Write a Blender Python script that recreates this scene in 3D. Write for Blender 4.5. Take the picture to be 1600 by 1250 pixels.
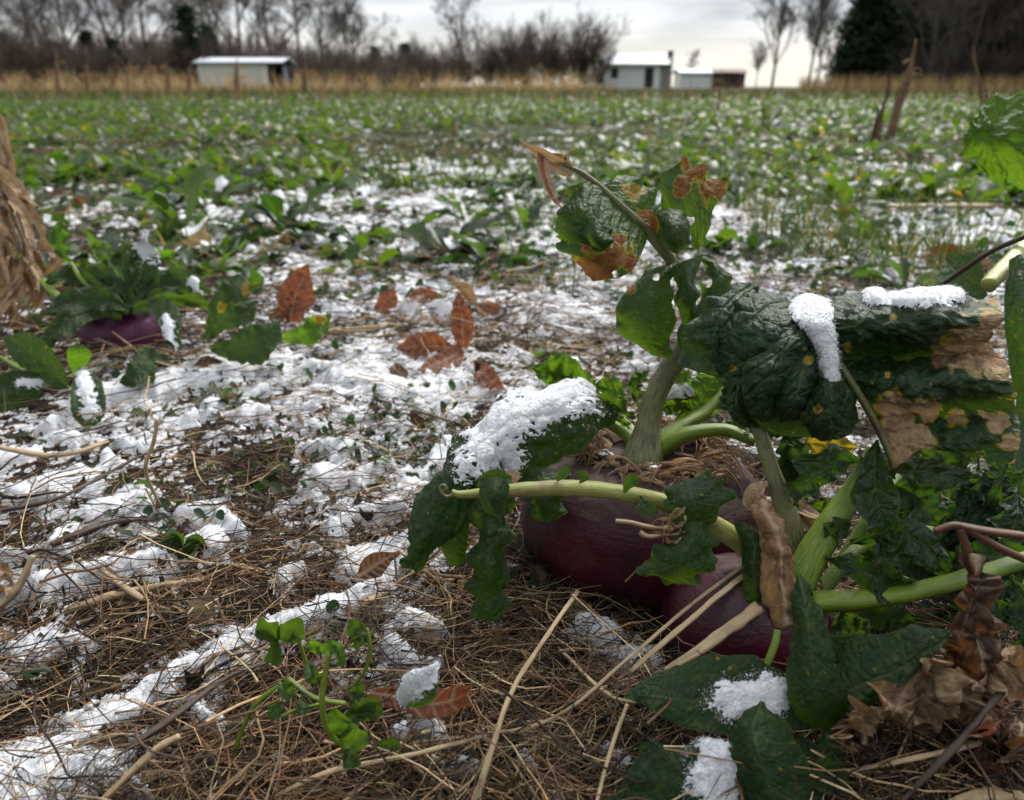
import bpy, math, random
import numpy as np
random.seed(7)
RNG = np.random.default_rng(11)
sc = bpy.context.scene
for o in list(bpy.data.objects): bpy.data.objects.remove(o)
COL = sc.collection
# ------------------------------------------------------------------ camera
HC = 0.28; FPX = 1155.0; TILT = math.atan(490/1155.0); ST, CT = math.sin(TILT), math.cos(TILT)
cam_d = bpy.data.cameras.new('camera'); cam = bpy.data.objects.new('camera', cam_d); COL.objects.link(cam)
cam.location = (0, 0, HC); cam.rotation_euler = (math.pi/2 - TILT, 0, 0)
cam_d.sensor_width = 36; cam_d.lens = 36*FPX/1600
cam_d.clip_start = 0.01; cam_d.clip_end = 3000
cam_d.dof.use_dof = True; cam_d.dof.focus_distance = 0.40; cam_d.dof.aperture_fstop = 9.5
sc.camera = cam
# ------------------------------------------------------------------ world, sun, exposure
SUN_EL, SUN_AZ = math.radians(42), math.radians(28)      # from ahead and to the right
w = bpy.data.worlds.new('World'); sc.world = w; w.use_nodes = True
nt = w.node_tree; N = nt.nodes; L = nt.links; N.clear()
out = N.new('ShaderNodeOutputWorld'); bg1 = N.new('ShaderNodeBackground'); bg2 = N.new('ShaderNodeBackground'); mx = N.new('ShaderNodeMixShader')
sky = N.new('ShaderNodeTexSky'); sky.sky_type = 'NISHITA'; sky.sun_disc = False
sky.sun_elevation = SUN_EL; sky.sun_rotation = SUN_AZ
L.new(sky.outputs[0], bg1.inputs[0]); bg1.inputs[1].default_value = 0.1
tc = N.new('ShaderNodeTexCoord'); sep = N.new('ShaderNodeSeparateXYZ'); L.new(tc.outputs['Generated'], sep.inputs[0])
def mathn(op, a, b=None, c=None):
    n = N.new('ShaderNodeMath'); n.operation = op
    for i, v in enumerate((a, b, c)):
        if v is None: continue
        if isinstance(v, (int, float)): n.inputs[i].default_value = v
        else: L.new(v, n.inputs[i])
    return n.outputs[0]
elev = sep.outputs[2]
mp = N.new('ShaderNodeMapping'); mp.inputs['Scale'].default_value = (1.6, 1.6, 11); L.new(tc.outputs['Generated'], mp.inputs[0])
nz = N.new('ShaderNodeTexNoise'); nz.inputs['Scale'].default_value = 1.7; nz.inputs['Detail'].default_value = 6; nz.inputs['Distortion'].default_value = .35
L.new(mp.outputs[0], nz.inputs['Vector'])
cr = N.new('ShaderNodeValToRGB'); L.new(nz.outputs[0], cr.inputs[0])
cr.color_ramp.elements[0].position = .36; cr.color_ramp.elements[0].color = (.40, .43, .475, 1)
cr.color_ramp.elements[1].position = .66; cr.color_ramp.elements[1].color = (.88, .895, .91, 1)
hz = N.new('ShaderNodeMapRange'); L.new(elev, hz.inputs[0]); hz.inputs[1].default_value = 0.0; hz.inputs[2].default_value = .075
hz.inputs[3].default_value = 1; hz.inputs[4].default_value = 0
mh = N.new('ShaderNodeMixRGB'); L.new(hz.outputs[0], mh.inputs[0]); L.new(cr.outputs[0], mh.inputs[1]); mh.inputs[2].default_value = (.88, .83, .73, 1)
zr = N.new('ShaderNodeMapRange'); L.new(elev, zr.inputs[0]); zr.inputs[1].default_value = .12; zr.inputs[2].default_value = .7; zr.inputs[3].default_value = .72; zr.inputs[4].default_value = 1.45
dt = N.new('ShaderNodeVectorMath'); dt.operation = 'DOT_PRODUCT'; L.new(tc.outputs['Generated'], dt.inputs[0])
dt.inputs[1].default_value = (math.sin(SUN_AZ)*math.cos(SUN_EL), math.cos(SUN_AZ)*math.cos(SUN_EL), math.sin(SUN_EL))
br = N.new('ShaderNodeMapRange'); br.interpolation_type = 'SMOOTHSTEP'; L.new(dt.outputs['Value'], br.inputs[0])   # cloud is brighter round the hidden sun
br.inputs[1].default_value = -.7; br.inputs[2].default_value = .95; br.inputs[3].default_value = .48; br.inputs[4].default_value = 1.02
L.new(mh.outputs[0], bg2.inputs[0]); L.new(mathn('MULTIPLY', zr.outputs[0], br.outputs[0]), bg2.inputs[1])
mx.inputs[0].default_value = .93; L.new(bg1.outputs[0], mx.inputs[1]); L.new(bg2.outputs[0], mx.inputs[2]); L.new(mx.outputs[0], out.inputs[0])
sd = bpy.data.lights.new('sun', 'SUN'); sd.energy = 2.7; sd.angle = math.radians(15); sd.color = (1, .96, .9)
sun = bpy.data.objects.new('sun', sd); COL.objects.link(sun)
sun.rotation_euler = (math.pi/2 - SUN_EL, 0, math.pi - SUN_AZ)
sc.view_settings.view_transform = 'Standard'; sc.view_settings.look = 'None'; sc.view_settings.gamma = 1
sc.view_settings.exposure = 0.84
sc.render.engine = 'CYCLES'
sc.cycles.max_bounces = 6; sc.cycles.transparent_max_bounces = 6
# ------------------------------------------------------------------ helpers: placing
def P(px, py, d):            # a point d metres ahead of the camera
    a = (px-800)/FPX; b = (py-625)/FPX
    return np.array((d*a, d*(CT-b*ST), HC + d*(-ST-b*CT)))
def H(px, py, h=0.0):        # the point on that sight line h metres above the soil
    return P(px, py, (HC-h)/(ST+(py-625)/FPX*CT))
def proj(v):
    y = v[..., 1]; z = v[..., 2]-HC
    d = y*CT - z*ST; u = y*ST + z*CT
    d = np.where(d < 1e-3, 1e-3, d)
    return 800+v[..., 0]/d*FPX, 625-u/d*FPX, d
# ------------------------------------------------------------------ helpers: noise
PERM = RNG.permutation(4096); RV = RNG.random(4096)
def hsh(ix, iy, iz=0, s=0):
    return PERM[(PERM[(PERM[(ix+s*131) & 4095]+iy) & 4095]+iz) & 4095]
def vn(x, y, s=0, z=None):
    ix = np.floor(x).astype(int); iy = np.floor(y).astype(int); fx = x-ix; fy = y-iy
    fx = fx*fx*fx*(fx*(fx*6-15)+10); fy = fy*fy*fy*(fy*(fy*6-15)+10)
    a = RV[hsh(ix, iy, 0, s)]; b = RV[hsh(ix+1, iy, 0, s)]; c = RV[hsh(ix, iy+1, 0, s)]; d = RV[hsh(ix+1, iy+1, 0, s)]
    return ((a*(1-fx)+b*fx)*(1-fy)+(c*(1-fx)+d*fx)*fy)*2-1
def fbm(x, y, s=0, o=4, g=.5):
    t = 0; a = 1; n = 0
    for k in range(o):
        c, q = math.cos(k*1.1), math.sin(k*1.1)
        t = t + a*vn((x*c-y*q)*2**k+k*17.3, (x*q+y*c)*2**k-k*9.1, s+k); n += a; a *= g
    return t/n
def voro(x, y, s=0):
    ix = np.floor(x).astype(int); iy = np.floor(y).astype(int)
    f1 = np.full(x.shape, 9.); f2 = np.full(x.shape, 9.)
    for i in (-1, 0, 1):
        for j in (-1, 0, 1):
            h = hsh(ix+i, iy+j, 3, s); jx = RV[h]; jy = RV[(h*7+13) & 4095]
            d = np.hypot(ix+i+.15+.7*jx-x, iy+j+.15+.7*jy-y)
            m = d < f1; f2 = np.where(m, f1, np.minimum(f2, d)); f1 = np.where(m, d, f1)
    return f1, f2
def sst(a, b, x):
    t = np.clip((x-a)/(b-a), 0, 1); return t*t*(3-2*t)
def cat(pts, n, closed=False):      # Catmull-Rom through (K,C) points -> (n,C)
    p = np.asarray(pts, float); K = len(p)
    if K == 2: p = np.array([p[0], (p[0]+p[1])/2, p[1]]); K = 3
    e = np.concatenate([(2*p[0]-p[1])[None], p, (2*p[-1]-p[-2])[None]])
    t = np.linspace(0, K-1, n); i = np.minimum(t.astype(int), K-2); f = (t-i)[:, None]
    f = f.reshape((-1,)+(1,)*(p.ndim-1))
    a, b, c, d = e[i], e[i+1], e[i+2], e[i+3]
    return .5*(2*b+(c-a)*f+(2*a-5*b+4*c-d)*f**2+(3*b-a-3*c+d)*f**3)
# ------------------------------------------------------------------ helpers: meshes and things
def mesh(name, V, F, mats, attrs=None, mi=None, smooth=True):
    V = np.asarray(V, np.float32).reshape(-1, 3); me = bpy.data.meshes.new(name)
    if isinstance(F, np.ndarray):
        k = F.shape[1]; n = len(F); me.vertices.add(len(V)); me.loops.add(n*k); me.polygons.add(n)
        me.vertices.foreach_set('co', V.ravel()); me.loops.foreach_set('vertex_index', F.astype(np.int32).ravel())
        me.polygons.foreach_set('loop_start', np.arange(0, n*k, k, dtype=np.int32))
        me.polygons.foreach_set('loop_total', np.full(n, k, np.int32))
    else:
        me.from_pydata(V.tolist(), [], [list(map(int, f)) for f in F])
    me.update(calc_edges=True)
    for m in (mats if isinstance(mats, (list, tuple)) else [mats]): me.materials.append(m)
    if mi is not None: me.polygons.foreach_set('material_index', np.asarray(mi, np.int32))
    me.polygons.foreach_set('use_smooth', np.full(len(me.polygons), smooth))
    for k, a in (attrs or {}).items():
        a = np.asarray(a, np.float32)
        if a.ndim == 2:
            if a.shape[1] == 3: a = np.hstack([a, np.ones((len(a), 1), np.float32)])
            me.attributes.new(k, 'FLOAT_COLOR', 'POINT').data.foreach_set('color', a.ravel())
        else: me.attributes.new(k, 'FLOAT', 'POINT').data.foreach_set('value', a.ravel())
    me.validate(); return me
def obj(name, V, F, mat, parent=None, attrs=None, mi=None, smooth=True, base=None):
    V = np.asarray(V, float).reshape(-1, 3)
    b = np.array(parent.location) if parent is not None and parent.parent is None else (WL[parent.name] if parent is not None else (np.array(base) if base is not None else np.array([V[:, 0].mean(), V[:, 1].mean(), V[:, 2].min()])))
    if parent is not None and parent.name in WL: b = WL[parent.name]
    o = bpy.data.objects.new(name, mesh(name, V-b, F, mat, attrs, mi, smooth)); COL.objects.link(o)
    if parent is not None: o.parent = parent; WL[o.name] = b
    else: o.location = b; WL[o.name] = b
    return o
WL = {}
def tag(o, label, cat_, group=None):
    o['label'] = label; o['category'] = cat_
    if group: o['group'] = group
    return o
def thing(name, label, cat_, loc, group=None):
    o = bpy.data.objects.new(name, None); COL.objects.link(o); o.location = tuple(map(float, loc)); o.empty_display_size = .02
    WL[o.name] = np.array(loc, float); return tag(o, label, cat_, group)
def kind(o, k): o['kind'] = k; return o
def copy_tree(src, loc, rz=0, s=1, label=None, group=None):
    r = src.copy(); COL.objects.link(r); r.location = tuple(map(float, loc)); r.rotation_euler = (0, 0, rz)
    r.scale = (s, s, s) if not isinstance(s, tuple) else s
    if label: r['label'] = label
    if group: r['group'] = group
    for ch in list(src.children):
        c = ch.copy(); COL.objects.link(c); c.parent = r
        for g in ch.children:
            q = g.copy(); COL.objects.link(q); q.parent = c
    return r
def grid_faces(nu, nv, keep=None):
    i = np.arange(nu-1)[:, None]*nv + np.arange(nv-1)[None]
    f = np.stack([i, i+1, i+nv+1, i+nv], -1).reshape(-1, 4)
    return f if keep is None else f[keep.ravel()]
def grid_normals(G):
    a = np.gradient(G, axis=0); b = np.gradient(G, axis=1); n = np.cross(a, b)
    return n/np.maximum(np.linalg.norm(n, axis=-1, keepdims=True), 1e-12)
def tubes(C, R, sides=4, cap=False):  # C (N,S,3) centre lines, R (N,S) radii -> V,F  vectorised
    Nn, S, _ = C.shape
    T = np.gradient(C, axis=1); T /= np.maximum(np.linalg.norm(T, axis=-1, keepdims=True), 1e-12)
    ref = np.where(np.abs(T[:, :1, 2:3]) > .8, np.array([1., 0, 0]), np.array([0, 0, 1.]))
    A = np.cross(T, ref); A /= np.maximum(np.linalg.norm(A, axis=-1, keepdims=True), 1e-12); B = np.cross(T, A)
    th = np.arange(sides)*2*np.pi/sides
    V = C[:, :, None]+R[:, :, None, None]*(A[:, :, None]*np.cos(th)[:, None]+B[:, :, None]*np.sin(th)[:, None])
    n = np.arange(Nn)[:, None, None]*S*sides; s = np.arange(S-1)[None, :, None]*sides; k = np.arange(sides)[None, None]
    k2 = (k+1) % sides
    F = np.stack([n+s+k, n+s+k2, n+s+sides+k2, n+s+sides+k], -1).reshape(-1, 4)
    return V.reshape(-1, 3), F
# ------------------------------------------------------------------ materials
def newmat(name):
    m = bpy.data.materials.new(name); m.use_nodes = True; t = m.node_tree; t.nodes.clear(); return m, t
class NB:
    def __init__(s, t): s.t = t
    def n(s, k, **kw):
        x = s.t.nodes.new(k)
        for a, b in kw.items(): setattr(x, a, b)
        return x
    def l(s, a, b): s.t.links.new(a, b)
    def attr(s, name): x = s.n('ShaderNodeAttribute'); x.attribute_name = name; return x
    def noise(s, scale, det=4, rough=.55, co=None, dist=0):
        x = s.n('ShaderNodeTexNoise'); x.inputs['Scale'].default_value = scale; x.inputs['Detail'].default_value = det; x.inputs['Roughness'].default_value = rough; x.inputs['Distortion'].default_value = dist
        s.l(co if co is not None else s.co(), x.inputs['Vector']); return x.outputs[0]
    def co(s, k='Object'):
        if not hasattr(s, '_co'): s._co = s.n('ShaderNodeTexCoord')
        return s._co.outputs[k]
    def mix(s, f, a, b, mode='MIX'):
        x = s.n('ShaderNodeMixRGB'); x.blend_type = mode
        for i, v in enumerate((f, a, b)):
            if isinstance(v, (int, float)): x.inputs[i].default_value = v
            elif isinstance(v, tuple): x.inputs[i].default_value = v+(1,)
            else: s.l(v, x.inputs[i])
        return x.outputs[0]
    def ramp(s, v, stops):
        x = s.n('ShaderNodeMapRange')
        s.l(v, x.inputs[0]); x.inputs[1].default_value, x.inputs[2].default_value, x.inputs[3].default_value, x.inputs[4].default_value = stops
        return x.outputs[0]
    def cramp(s, v, stops):
        x = s.n('ShaderNodeValToRGB'); s.l(v, x.inputs[0]); e = x.color_ramp.elements
        while len(e) < len(stops): e.new(.5)
        for i, (p, c) in enumerate(stops): e[i].position = p; e[i].color = c+(1,)
        return x.outputs[0]
    def m(s, op, a, b=0.0):
        x = s.n('ShaderNodeMath', operation=op)
        for i, v in enumerate((a, b)):
            if isinstance(v, (int, float)): x.inputs[i].default_value = v
            else: s.l(v, x.inputs[i])
        return x.outputs[0]
    def bump(s, h, st, dist):
        x = s.n('ShaderNodeBump'); x.inputs['Strength'].default_value = st; x.inputs['Distance'].default_value = dist; s.l(h, x.inputs['Height']); return x.outputs[0]
    def out(s, colr, rough=.6, spec=.4, bump=None, trans=0, tcol=None, sss=0, coat=0):
        p = s.n('ShaderNodeBsdfPrincipled'); o = s.n('ShaderNodeOutputMaterial')
        if isinstance(colr, tuple): p.inputs['Base Color'].default_value = colr+(1,)
        else: s.l(colr, p.inputs['Base Color'])
        if isinstance(rough, (int, float)): p.inputs['Roughness'].default_value = rough
        else: s.l(rough, p.inputs['Roughness'])
        p.inputs['Specular IOR Level'].default_value = spec
        if sss: p.inputs['Subsurface Weight'].default_value = sss; p.inputs['Subsurface Scale'].default_value = .003; p.inputs['Subsurface Radius'].default_value = (1, .9, .8)
        if coat: p.inputs['Coat Weight'].default_value = coat; p.inputs['Coat Roughness'].default_value = .25
        if bump is not None: s.l(bump, p.inputs['Normal'])
        if trans:
            tr = s.n('ShaderNodeBsdfTranslucent'); mxs = s.n('ShaderNodeMixShader')
            if isinstance(trans, (int, float)): mxs.inputs[0].default_value = trans
            else: s.l(trans, mxs.inputs[0])
            if isinstance(tcol, tuple): tr.inputs[0].default_value = tcol+(1,)
            else: s.l(tcol, tr.inputs[0])
            s.l(p.outputs[0], mxs.inputs[1]); s.l(tr.outputs[0], mxs.inputs[2]); s.l(mxs.outputs[0], o.inputs[0])
        else: s.l(p.outputs[0], o.inputs[0])
def leaf_material(name, dark, light, tcol, vein=(.06, .10, .035), trans=.38, rough=.42, veinf=.55):
    m, t = newmat(name); b = NB(t)
    tint = b.attr('tint').outputs['Fac']; ve = b.attr('vein').outputs['Fac']; de = b.attr('dead').outputs['Fac']; ed = b.attr('edge').outputs['Fac']
    n1 = b.noise(60, 4); n2 = b.noise(420, 3); n3 = b.noise(1500, 2)
    base = b.mix(b.ramp(b.m('ADD', tint, b.m('MULTIPLY', b.m('SUBTRACT', n1, .5), .8)), (0, 1, 0, 1)), dark, light)
    base = b.mix(b.m('MULTIPLY', b.ramp(n2, (.62, .72, 0, 1)), .25), base, (.09, .13, .05))
    base = b.mix(b.m('MULTIPLY', ve, veinf), base, vein)
    base = b.mix(b.m('MULTIPLY', ed, .75), base, (.13, .14, .05))
    dn = b.m('ADD', de, b.m('MULTIPLY', b.m('SUBTRACT', b.noise(260, 5, .65), .5), .5))
    base = b.mix(b.ramp(dn, (.02, .42, 0, 1)), base, (.24, .20, .015))
    brown = b.cramp(b.noise(170, 5, .7), [(.3, (.055, .018, .006)), (.5, (.19, .085, .025)), (.7, (.36, .23, .11))])
    brown = b.mix(b.m('MULTIPLY', n3, .5), brown, b.mix(.6, brown, (.02, .01, .005)))
    dm = b.ramp(dn, (.36, .72, 0, 1))
    brown = b.mix(b.attr('pale').outputs['Fac'], brown, b.cramp(b.noise(150, 5, .7), [(.3, (.15, .085, .042)), (.5, (.33, .22, .125)), (.7, (.48, .36, .23))]))
    base = b.mix(dm, base, brown)
    tc_ = b.mix(b.m('MULTIPLY', tint, .5), tcol, (.15, .23, .015)); tc_ = b.mix(b.ramp(dn, (.02, .42, 0, 1)), tc_, (.42, .30, .015)); tc_ = b.mix(dm, tc_, b.mix(b.attr('pale').outputs['Fac'], (.24, .10, .025), (.26, .17, .09)))
    tc_ = b.mix(b.m('MULTIPLY', ve, .45), tc_, b.mix(1., tc_, (.45, .55, .4), 'MULTIPLY'))
    vor = b.n('ShaderNodeTexVoronoi', feature='DISTANCE_TO_EDGE'); vor.inputs['Scale'].default_value = 260; b.l(b.co(), vor.inputs['Vector'])
    hh = b.m('ADD', b.m('MINIMUM', vor.outputs[0], .35), b.m('MULTIPLY', n3, .5))
    hh = b.m('SUBTRACT', hh, b.m('MULTIPLY', ve, .7))
    b.out(base, b.ramp(b.m('ADD', dm, b.m('MULTIPLY', n2, .25)), (0, 1, rough, .85)), .27 if rough > .3 else .42, b.bump(hh, .8, .0016), trans, tc_)
    return m
M = {}
M['leaf'] = leaf_material('leaf_dark', (.0075, .029, .0095), (.032, .078, .010), (.085, .185, .008))
M['leaf_gloss'] = leaf_material('leaf_glossy', (.006, .024, .009), (.022, .062, .009), (.06, .15, .007), rough=.27)
M['leaf_light'] = leaf_material('leaf_light', (.020, .065, .009), (.055, .12, .012), (.14, .30, .010), trans=.45)
M['leaf_dull'] = leaf_material('leaf_dull', (.013, .036, .013), (.03, .062, .018), (.045, .10, .016), rough=.5)
def dead_material(name, stops, trans=.15, tc=(.35, .15, .05), sc_=90, rough=.75):
    m, t = newmat(name); b = NB(t)
    ve = b.attr('vein').outputs['Fac']; n3 = b.noise(900, 3)
    c = b.cramp(b.noise(sc_, 6, .68), stops)
    c = b.mix(b.m('MULTIPLY', b.ramp(n3, (.35, .65, 0, 1)), .35), c, b.mix(1., c, (.35, .3, .28), 'MULTIPLY'))
    c = b.mix(b.m('MULTIPLY', ve, .6), c, (.48, .38, .25))
    b.out(c, rough, .25, b.bump(b.m('ADD', n3, b.noise(250, 4)), .7, .0015), trans, tc); return m
M['dead_tan'] = dead_material('dead_tan', [(.32, (.035, .018, .009)), (.5, (.15, .09, .045)), (.72, (.34, .24, .13))])
M['dead_brown'] = dead_material('dead_brown', [(.3, (.010, .005, .003)), (.5, (.04, .018, .009)), (.75, (.12, .06, .03))])
M['dead_red'] = dead_material('dead_red', [(.3, (.055, .015, .007)), (.5, (.13, .038, .016)), (.75, (.26, .10, .045))], .2, (.5, .15, .05), 45, .5)
M['husk'] = dead_material('husk', [(.32, (.05, .024, .011)), (.5, (.20, .11, .055)), (.7, (.42, .29, .17))], .2, (.5, .3, .12), 60)
def stem_material(name, c1, c2, c3, trans=.0):
    m, t = newmat(name); b = NB(t)
    al = b.attr('along').outputs['Fac']; ar = b.attr('around').outputs['Fac']
    cx = b.n('ShaderNodeCombineXYZ'); b.l(b.m('MULTIPLY', al, 5), cx.inputs[0]); b.l(b.m('MULTIPLY', ar, 30), cx.inputs[1])
    st = b.noise(1.0, 6, .75, cx.outputs[0]); n1 = b.noise(55, 4)
    c = b.mix(b.ramp(st, (.38, .60, 0, 1)), c1, c2)
    c = b.mix(b.ramp(n1, (.5, .75, 0, 1)), c, c3)
    b.out(c, .45, .4, b.bump(b.m('ADD', st, b.noise(600, 2)), .35, .001), trans, c2) if trans else b.out(c, .45, .4, b.bump(b.m('ADD', st, b.noise(600, 2)), .35, .001))
    return m
M['stem_green'] = stem_material('stem_green', (.055, .11, .005), (.16, .22, .018), (.035, .07, .006))
M['stem_yellow'] = stem_material('stem_yellow', (.14, .17, .02), (.38, .38, .13), (.17, .075, .05))
M['stem_pale'] = stem_material('stem_pale', (.05, .06, .018), (.19, .19, .085), (.045, .028, .014))
M['stem_purple'] = stem_material('stem_purple', (.07, .08, .02), (.12, .13, .045), (.05, .025, .02))
M['straw_big'] = stem_material('straw_big', (.24, .16, .08), (.42, .32, .19), (.08, .045, .022))
M['stick_dark'] = stem_material('stick_dark', (.03, .018, .012), (.07, .045, .03), (.012, .008, .006))
M['stalk_red'] = stem_material('stalk_red', (.07, .025, .014), (.12, .055, .025), (.025, .01, .006))
def snow_material():
    m, t = newmat('snow'); b = NB(t)
    n = b.noise(700, 4, .75); g = b.noise(1900, 2)
    c = b.mix(b.ramp(n, (.3, .7, 0, 1)), (.78, .80, .84), (.90, .91, .93))
    b.out(c, .55, .3, b.bump(b.m('ADD', n, g), .7, .0012), None or .22, (.9, .93, .97)); return m
M['snow'] = snow_material()
def soil_material():
    m, t = newmat('soil'); b = NB(t); co = b.co()
    c = b.cramp(b.noise(22, 8, .7, co), [(.3, (.004, .0025, .0018)), (.5, (.013, .008, .005)), (.7, (.04, .025, .014))])
    far = b.n('ShaderNodeVectorMath', operation='LENGTH'); b.l(co, far.inputs[0])
    gr = b.cramp(b.noise(1.6, 6, .7, co), [(.35, (.012, .030, .005)), (.55, (.028, .056, .008)), (.72, (.08, .065, .02))])
    c = b.mix(b.ramp(far.outputs['Value'], (2.5, 6, 0, 1)), c, gr)
    b.out(c, .9, .2, b.bump(b.noise(180, 6, .7, co), .8, .004)); return m
M['soil'] = soil_material()
def vcol_material(name, rough=.7, trans=0, sc_=300, spec=.3, tm=(1, 1, 1)):
    m, t = newmat(name); b = NB(t); c = b.attr('col').outputs['Color']; n = b.noise(sc_, 4, .65)
    c2 = b.mix(b.ramp(n, (.35, .7, 0, .75)), c, b.mix(1., c, (.42, .38, .34), 'MULTIPLY'))
    b.out(c2, rough, spec, None, trans, b.mix(1., c, tm, 'MULTIPLY') if trans else None); return m
M['litter'] = vcol_material('litter', .75)
M['blades'] = vcol_material('blades', .5, .4, 200, .3, (1.8, 2.2, .6))
M['twigs'] = vcol_material('twigs', .85, 0, 6)
M['drygrass'] = vcol_material('dry_grass', .7, .3, 30, .2, (1.1, 1., .85))
M['needles'] = vcol_material('needles', .7, .15, 2.0, .15, (1, 1.4, .6))
# ------------------------------------------------------------------ the soil and its relief
def relief(x, y):
    r = np.hypot(x, y)
    g = .010*fbm(x/.22, y/.22, 5, 3)+.0065*fbm(x/.045, y/.045, 9, 3)
    return g*np.clip(r/.3, 0, 1)*(1+np.clip(r-1.5, 0, 6)*.35)
def GR(x, y): return float(relief(np.array([x], float), np.array([y], float))[0])
def polar(r0, r1, dr, a0, a1, da):
    R = r0*np.exp(np.arange(0, math.log(r1/r0), dr)); A = np.arange(a0, a1, da)
    r, a = np.meshgrid(R, A, indexing='ij'); return r*np.sin(a), r*np.cos(a)
X, Y = polar(.05, 900, .016, -math.pi, math.pi+.0159, 2*math.pi/390)
nR, nA = X.shape; Z = relief(X, Y)*np.where(np.hypot(X, Y) > 60, .1, 1)
V = np.stack([X, Y, Z], -1).reshape(-1, 3); F = grid_faces(nR, nA)
ctr = len(V); V = np.vstack([V, [[0, 0, 0]]])
tri = np.stack([np.full(nA-1, ctr), np.arange(nA-1), np.arange(1, nA), np.arange(1, nA)], -1)
me_f = np.vstack([F, tri[:, [0, 2, 1, 1]]])
F3 = [tuple(f) for f in []]
o = obj('ground', V, F, M['soil'], base=(0, 0, 0)); kind(o, 'structure')
# ------------------------------------------------------------------ snow lying on the ground
TY = [140, 160, 190, 220, 280, 340, 420, 500, 560, 600, 640, 700, 760, 820, 900, 1000, 1100, 1250]
TB = [[.04]*9, [.0, .0, .0, .02, .02, .02, .02, .02, .1], [.02, .02, .04, .08, .1, .1, .1, .12, .2], [.16, .16, .22, .26, .32, .32, .34, .36, .42],
      [.2, .26, .44, .52, .55, .55, .56, .48, .56], [.26, .32, .54, .58, .62, .6, .5, .46, .62], [.3, .4, .64, .6, .62, .72, .55, .5, .6],
      [.28, .3, .55, .64, .66, .75, .6, .5, .5], [.35, .5, .66, .62, .45, .5, .5, .5, .5], [.42, .48, .7, .62, .45, .4, .45, .5, .5], [.55, .6, .72, .68, .5, .3, .4, .5, .4],
      [.55, .48, .12, .4, .5, .2, .3, .4, .3], [.42, .4, .1, .5, .3, .1, .2, .3, .3], [.36, .36, .22, .42, .05, .05, .1, .3, .3],
      [.5, .5, .3, .2, .02, .25, .2, .2, .4], [.4, .2, .2, .34, .1, .36, .15, .1, .1], [.3, .16, .2, .36, .14, .32, .1, .02, .05], [.26, .18, .24, .3, .22, .28, .1, .02, .05]]
TB = np.array(TB)
STROKES = [  # (points in photograph pixels with half-widths, extra thickness in mm)
    ([(-30, 1235, 78), (60, 1195, 74), (150, 1145, 66), (230, 1092, 56), (300, 1045, 46), (370, 1005, 38), (450, 978, 28), (530, 950, 21), (600, 915, 13)], 13),
    ([(-20, 925, 20), (90, 905, 20), (170, 885, 18), (260, 868, 20), (330, 840, 22)], 6),
    ([(0, 865, 9), (100, 848, 10)], 3), ([(95, 835, 14), (150, 800, 16), (215, 775, 14)], 5), ([(20, 770, 16), (140, 745, 24), (220, 700, 16)], 5),
    ([(180, 688, 14), (200, 690, 12)], 8), ([(20, 1010, 34), (70, 1000, 34), (120, 1000, 20)], 7), ([(0, 1060, 18), (20, 1065, 12)], 4),
    ([(225, 895, 20), (270, 880, 12)], 4), ([(430, 895, 22), (470, 880, 12)], 3), ([(540, 880, 18), (610, 860, 20), (650, 830, 14)], 5),
    ([(590, 800, 24), (650, 760, 30), (700, 700, 24)], 7), ([(500, 740, 10), (560, 750, 12)], 3), ([(290, 800, 14), (340, 800, 18), (380, 830, 9)], 3),
    ([(905, 965, 28), (955, 985, 30)], 8), ([(990, 930, 20), (1040, 905, 22)], 9), ([(960, 1020, 16), (1045, 1020, 22)], 6),
    ([(640, 965, 16), (690, 975, 9)], 4), ([(610, 1000, 16), (650, 1040, 14), (690, 1030, 8)], 4), ([(620, 1140, 14), (670, 1120, 20), (690, 1150, 16)], 5),
    ([(650, 1170, 10), (700, 1200, 9)], 2), ([(545, 1140, 12), (580, 1155, 16)], 6), ([(950, 1165, 14), (985, 1195, 14)], 5), ([(310, 1110, 14), (345, 1130, 12)], 4),
    ([(400, 1020, 9), (440, 1030, 8)], 3), ([(190, 1210, 12), (230, 1235, 12)], 4), ([(330, 1240, 12)], 4), ([(225, 1150, 8), (235, 1175, 8)], 3),
    ([(250, 600, 20), (350, 580, 24), (450, 565, 22), (540, 590, 20), (640, 605, 16), (700, 625, 12)], 6), ([(120, 640, 16), (200, 600, 16)], 5),
    ([(820, 1180, 9), (840, 1200, 8)], 2), ([(720, 1190, 12), (760, 1200, 8)], 3), ([(1130, 860, 14), (1110, 890, 12)], 4), ([(560, 740, 9), (610, 720, 9)], 4)]
FINE = [0]
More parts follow.
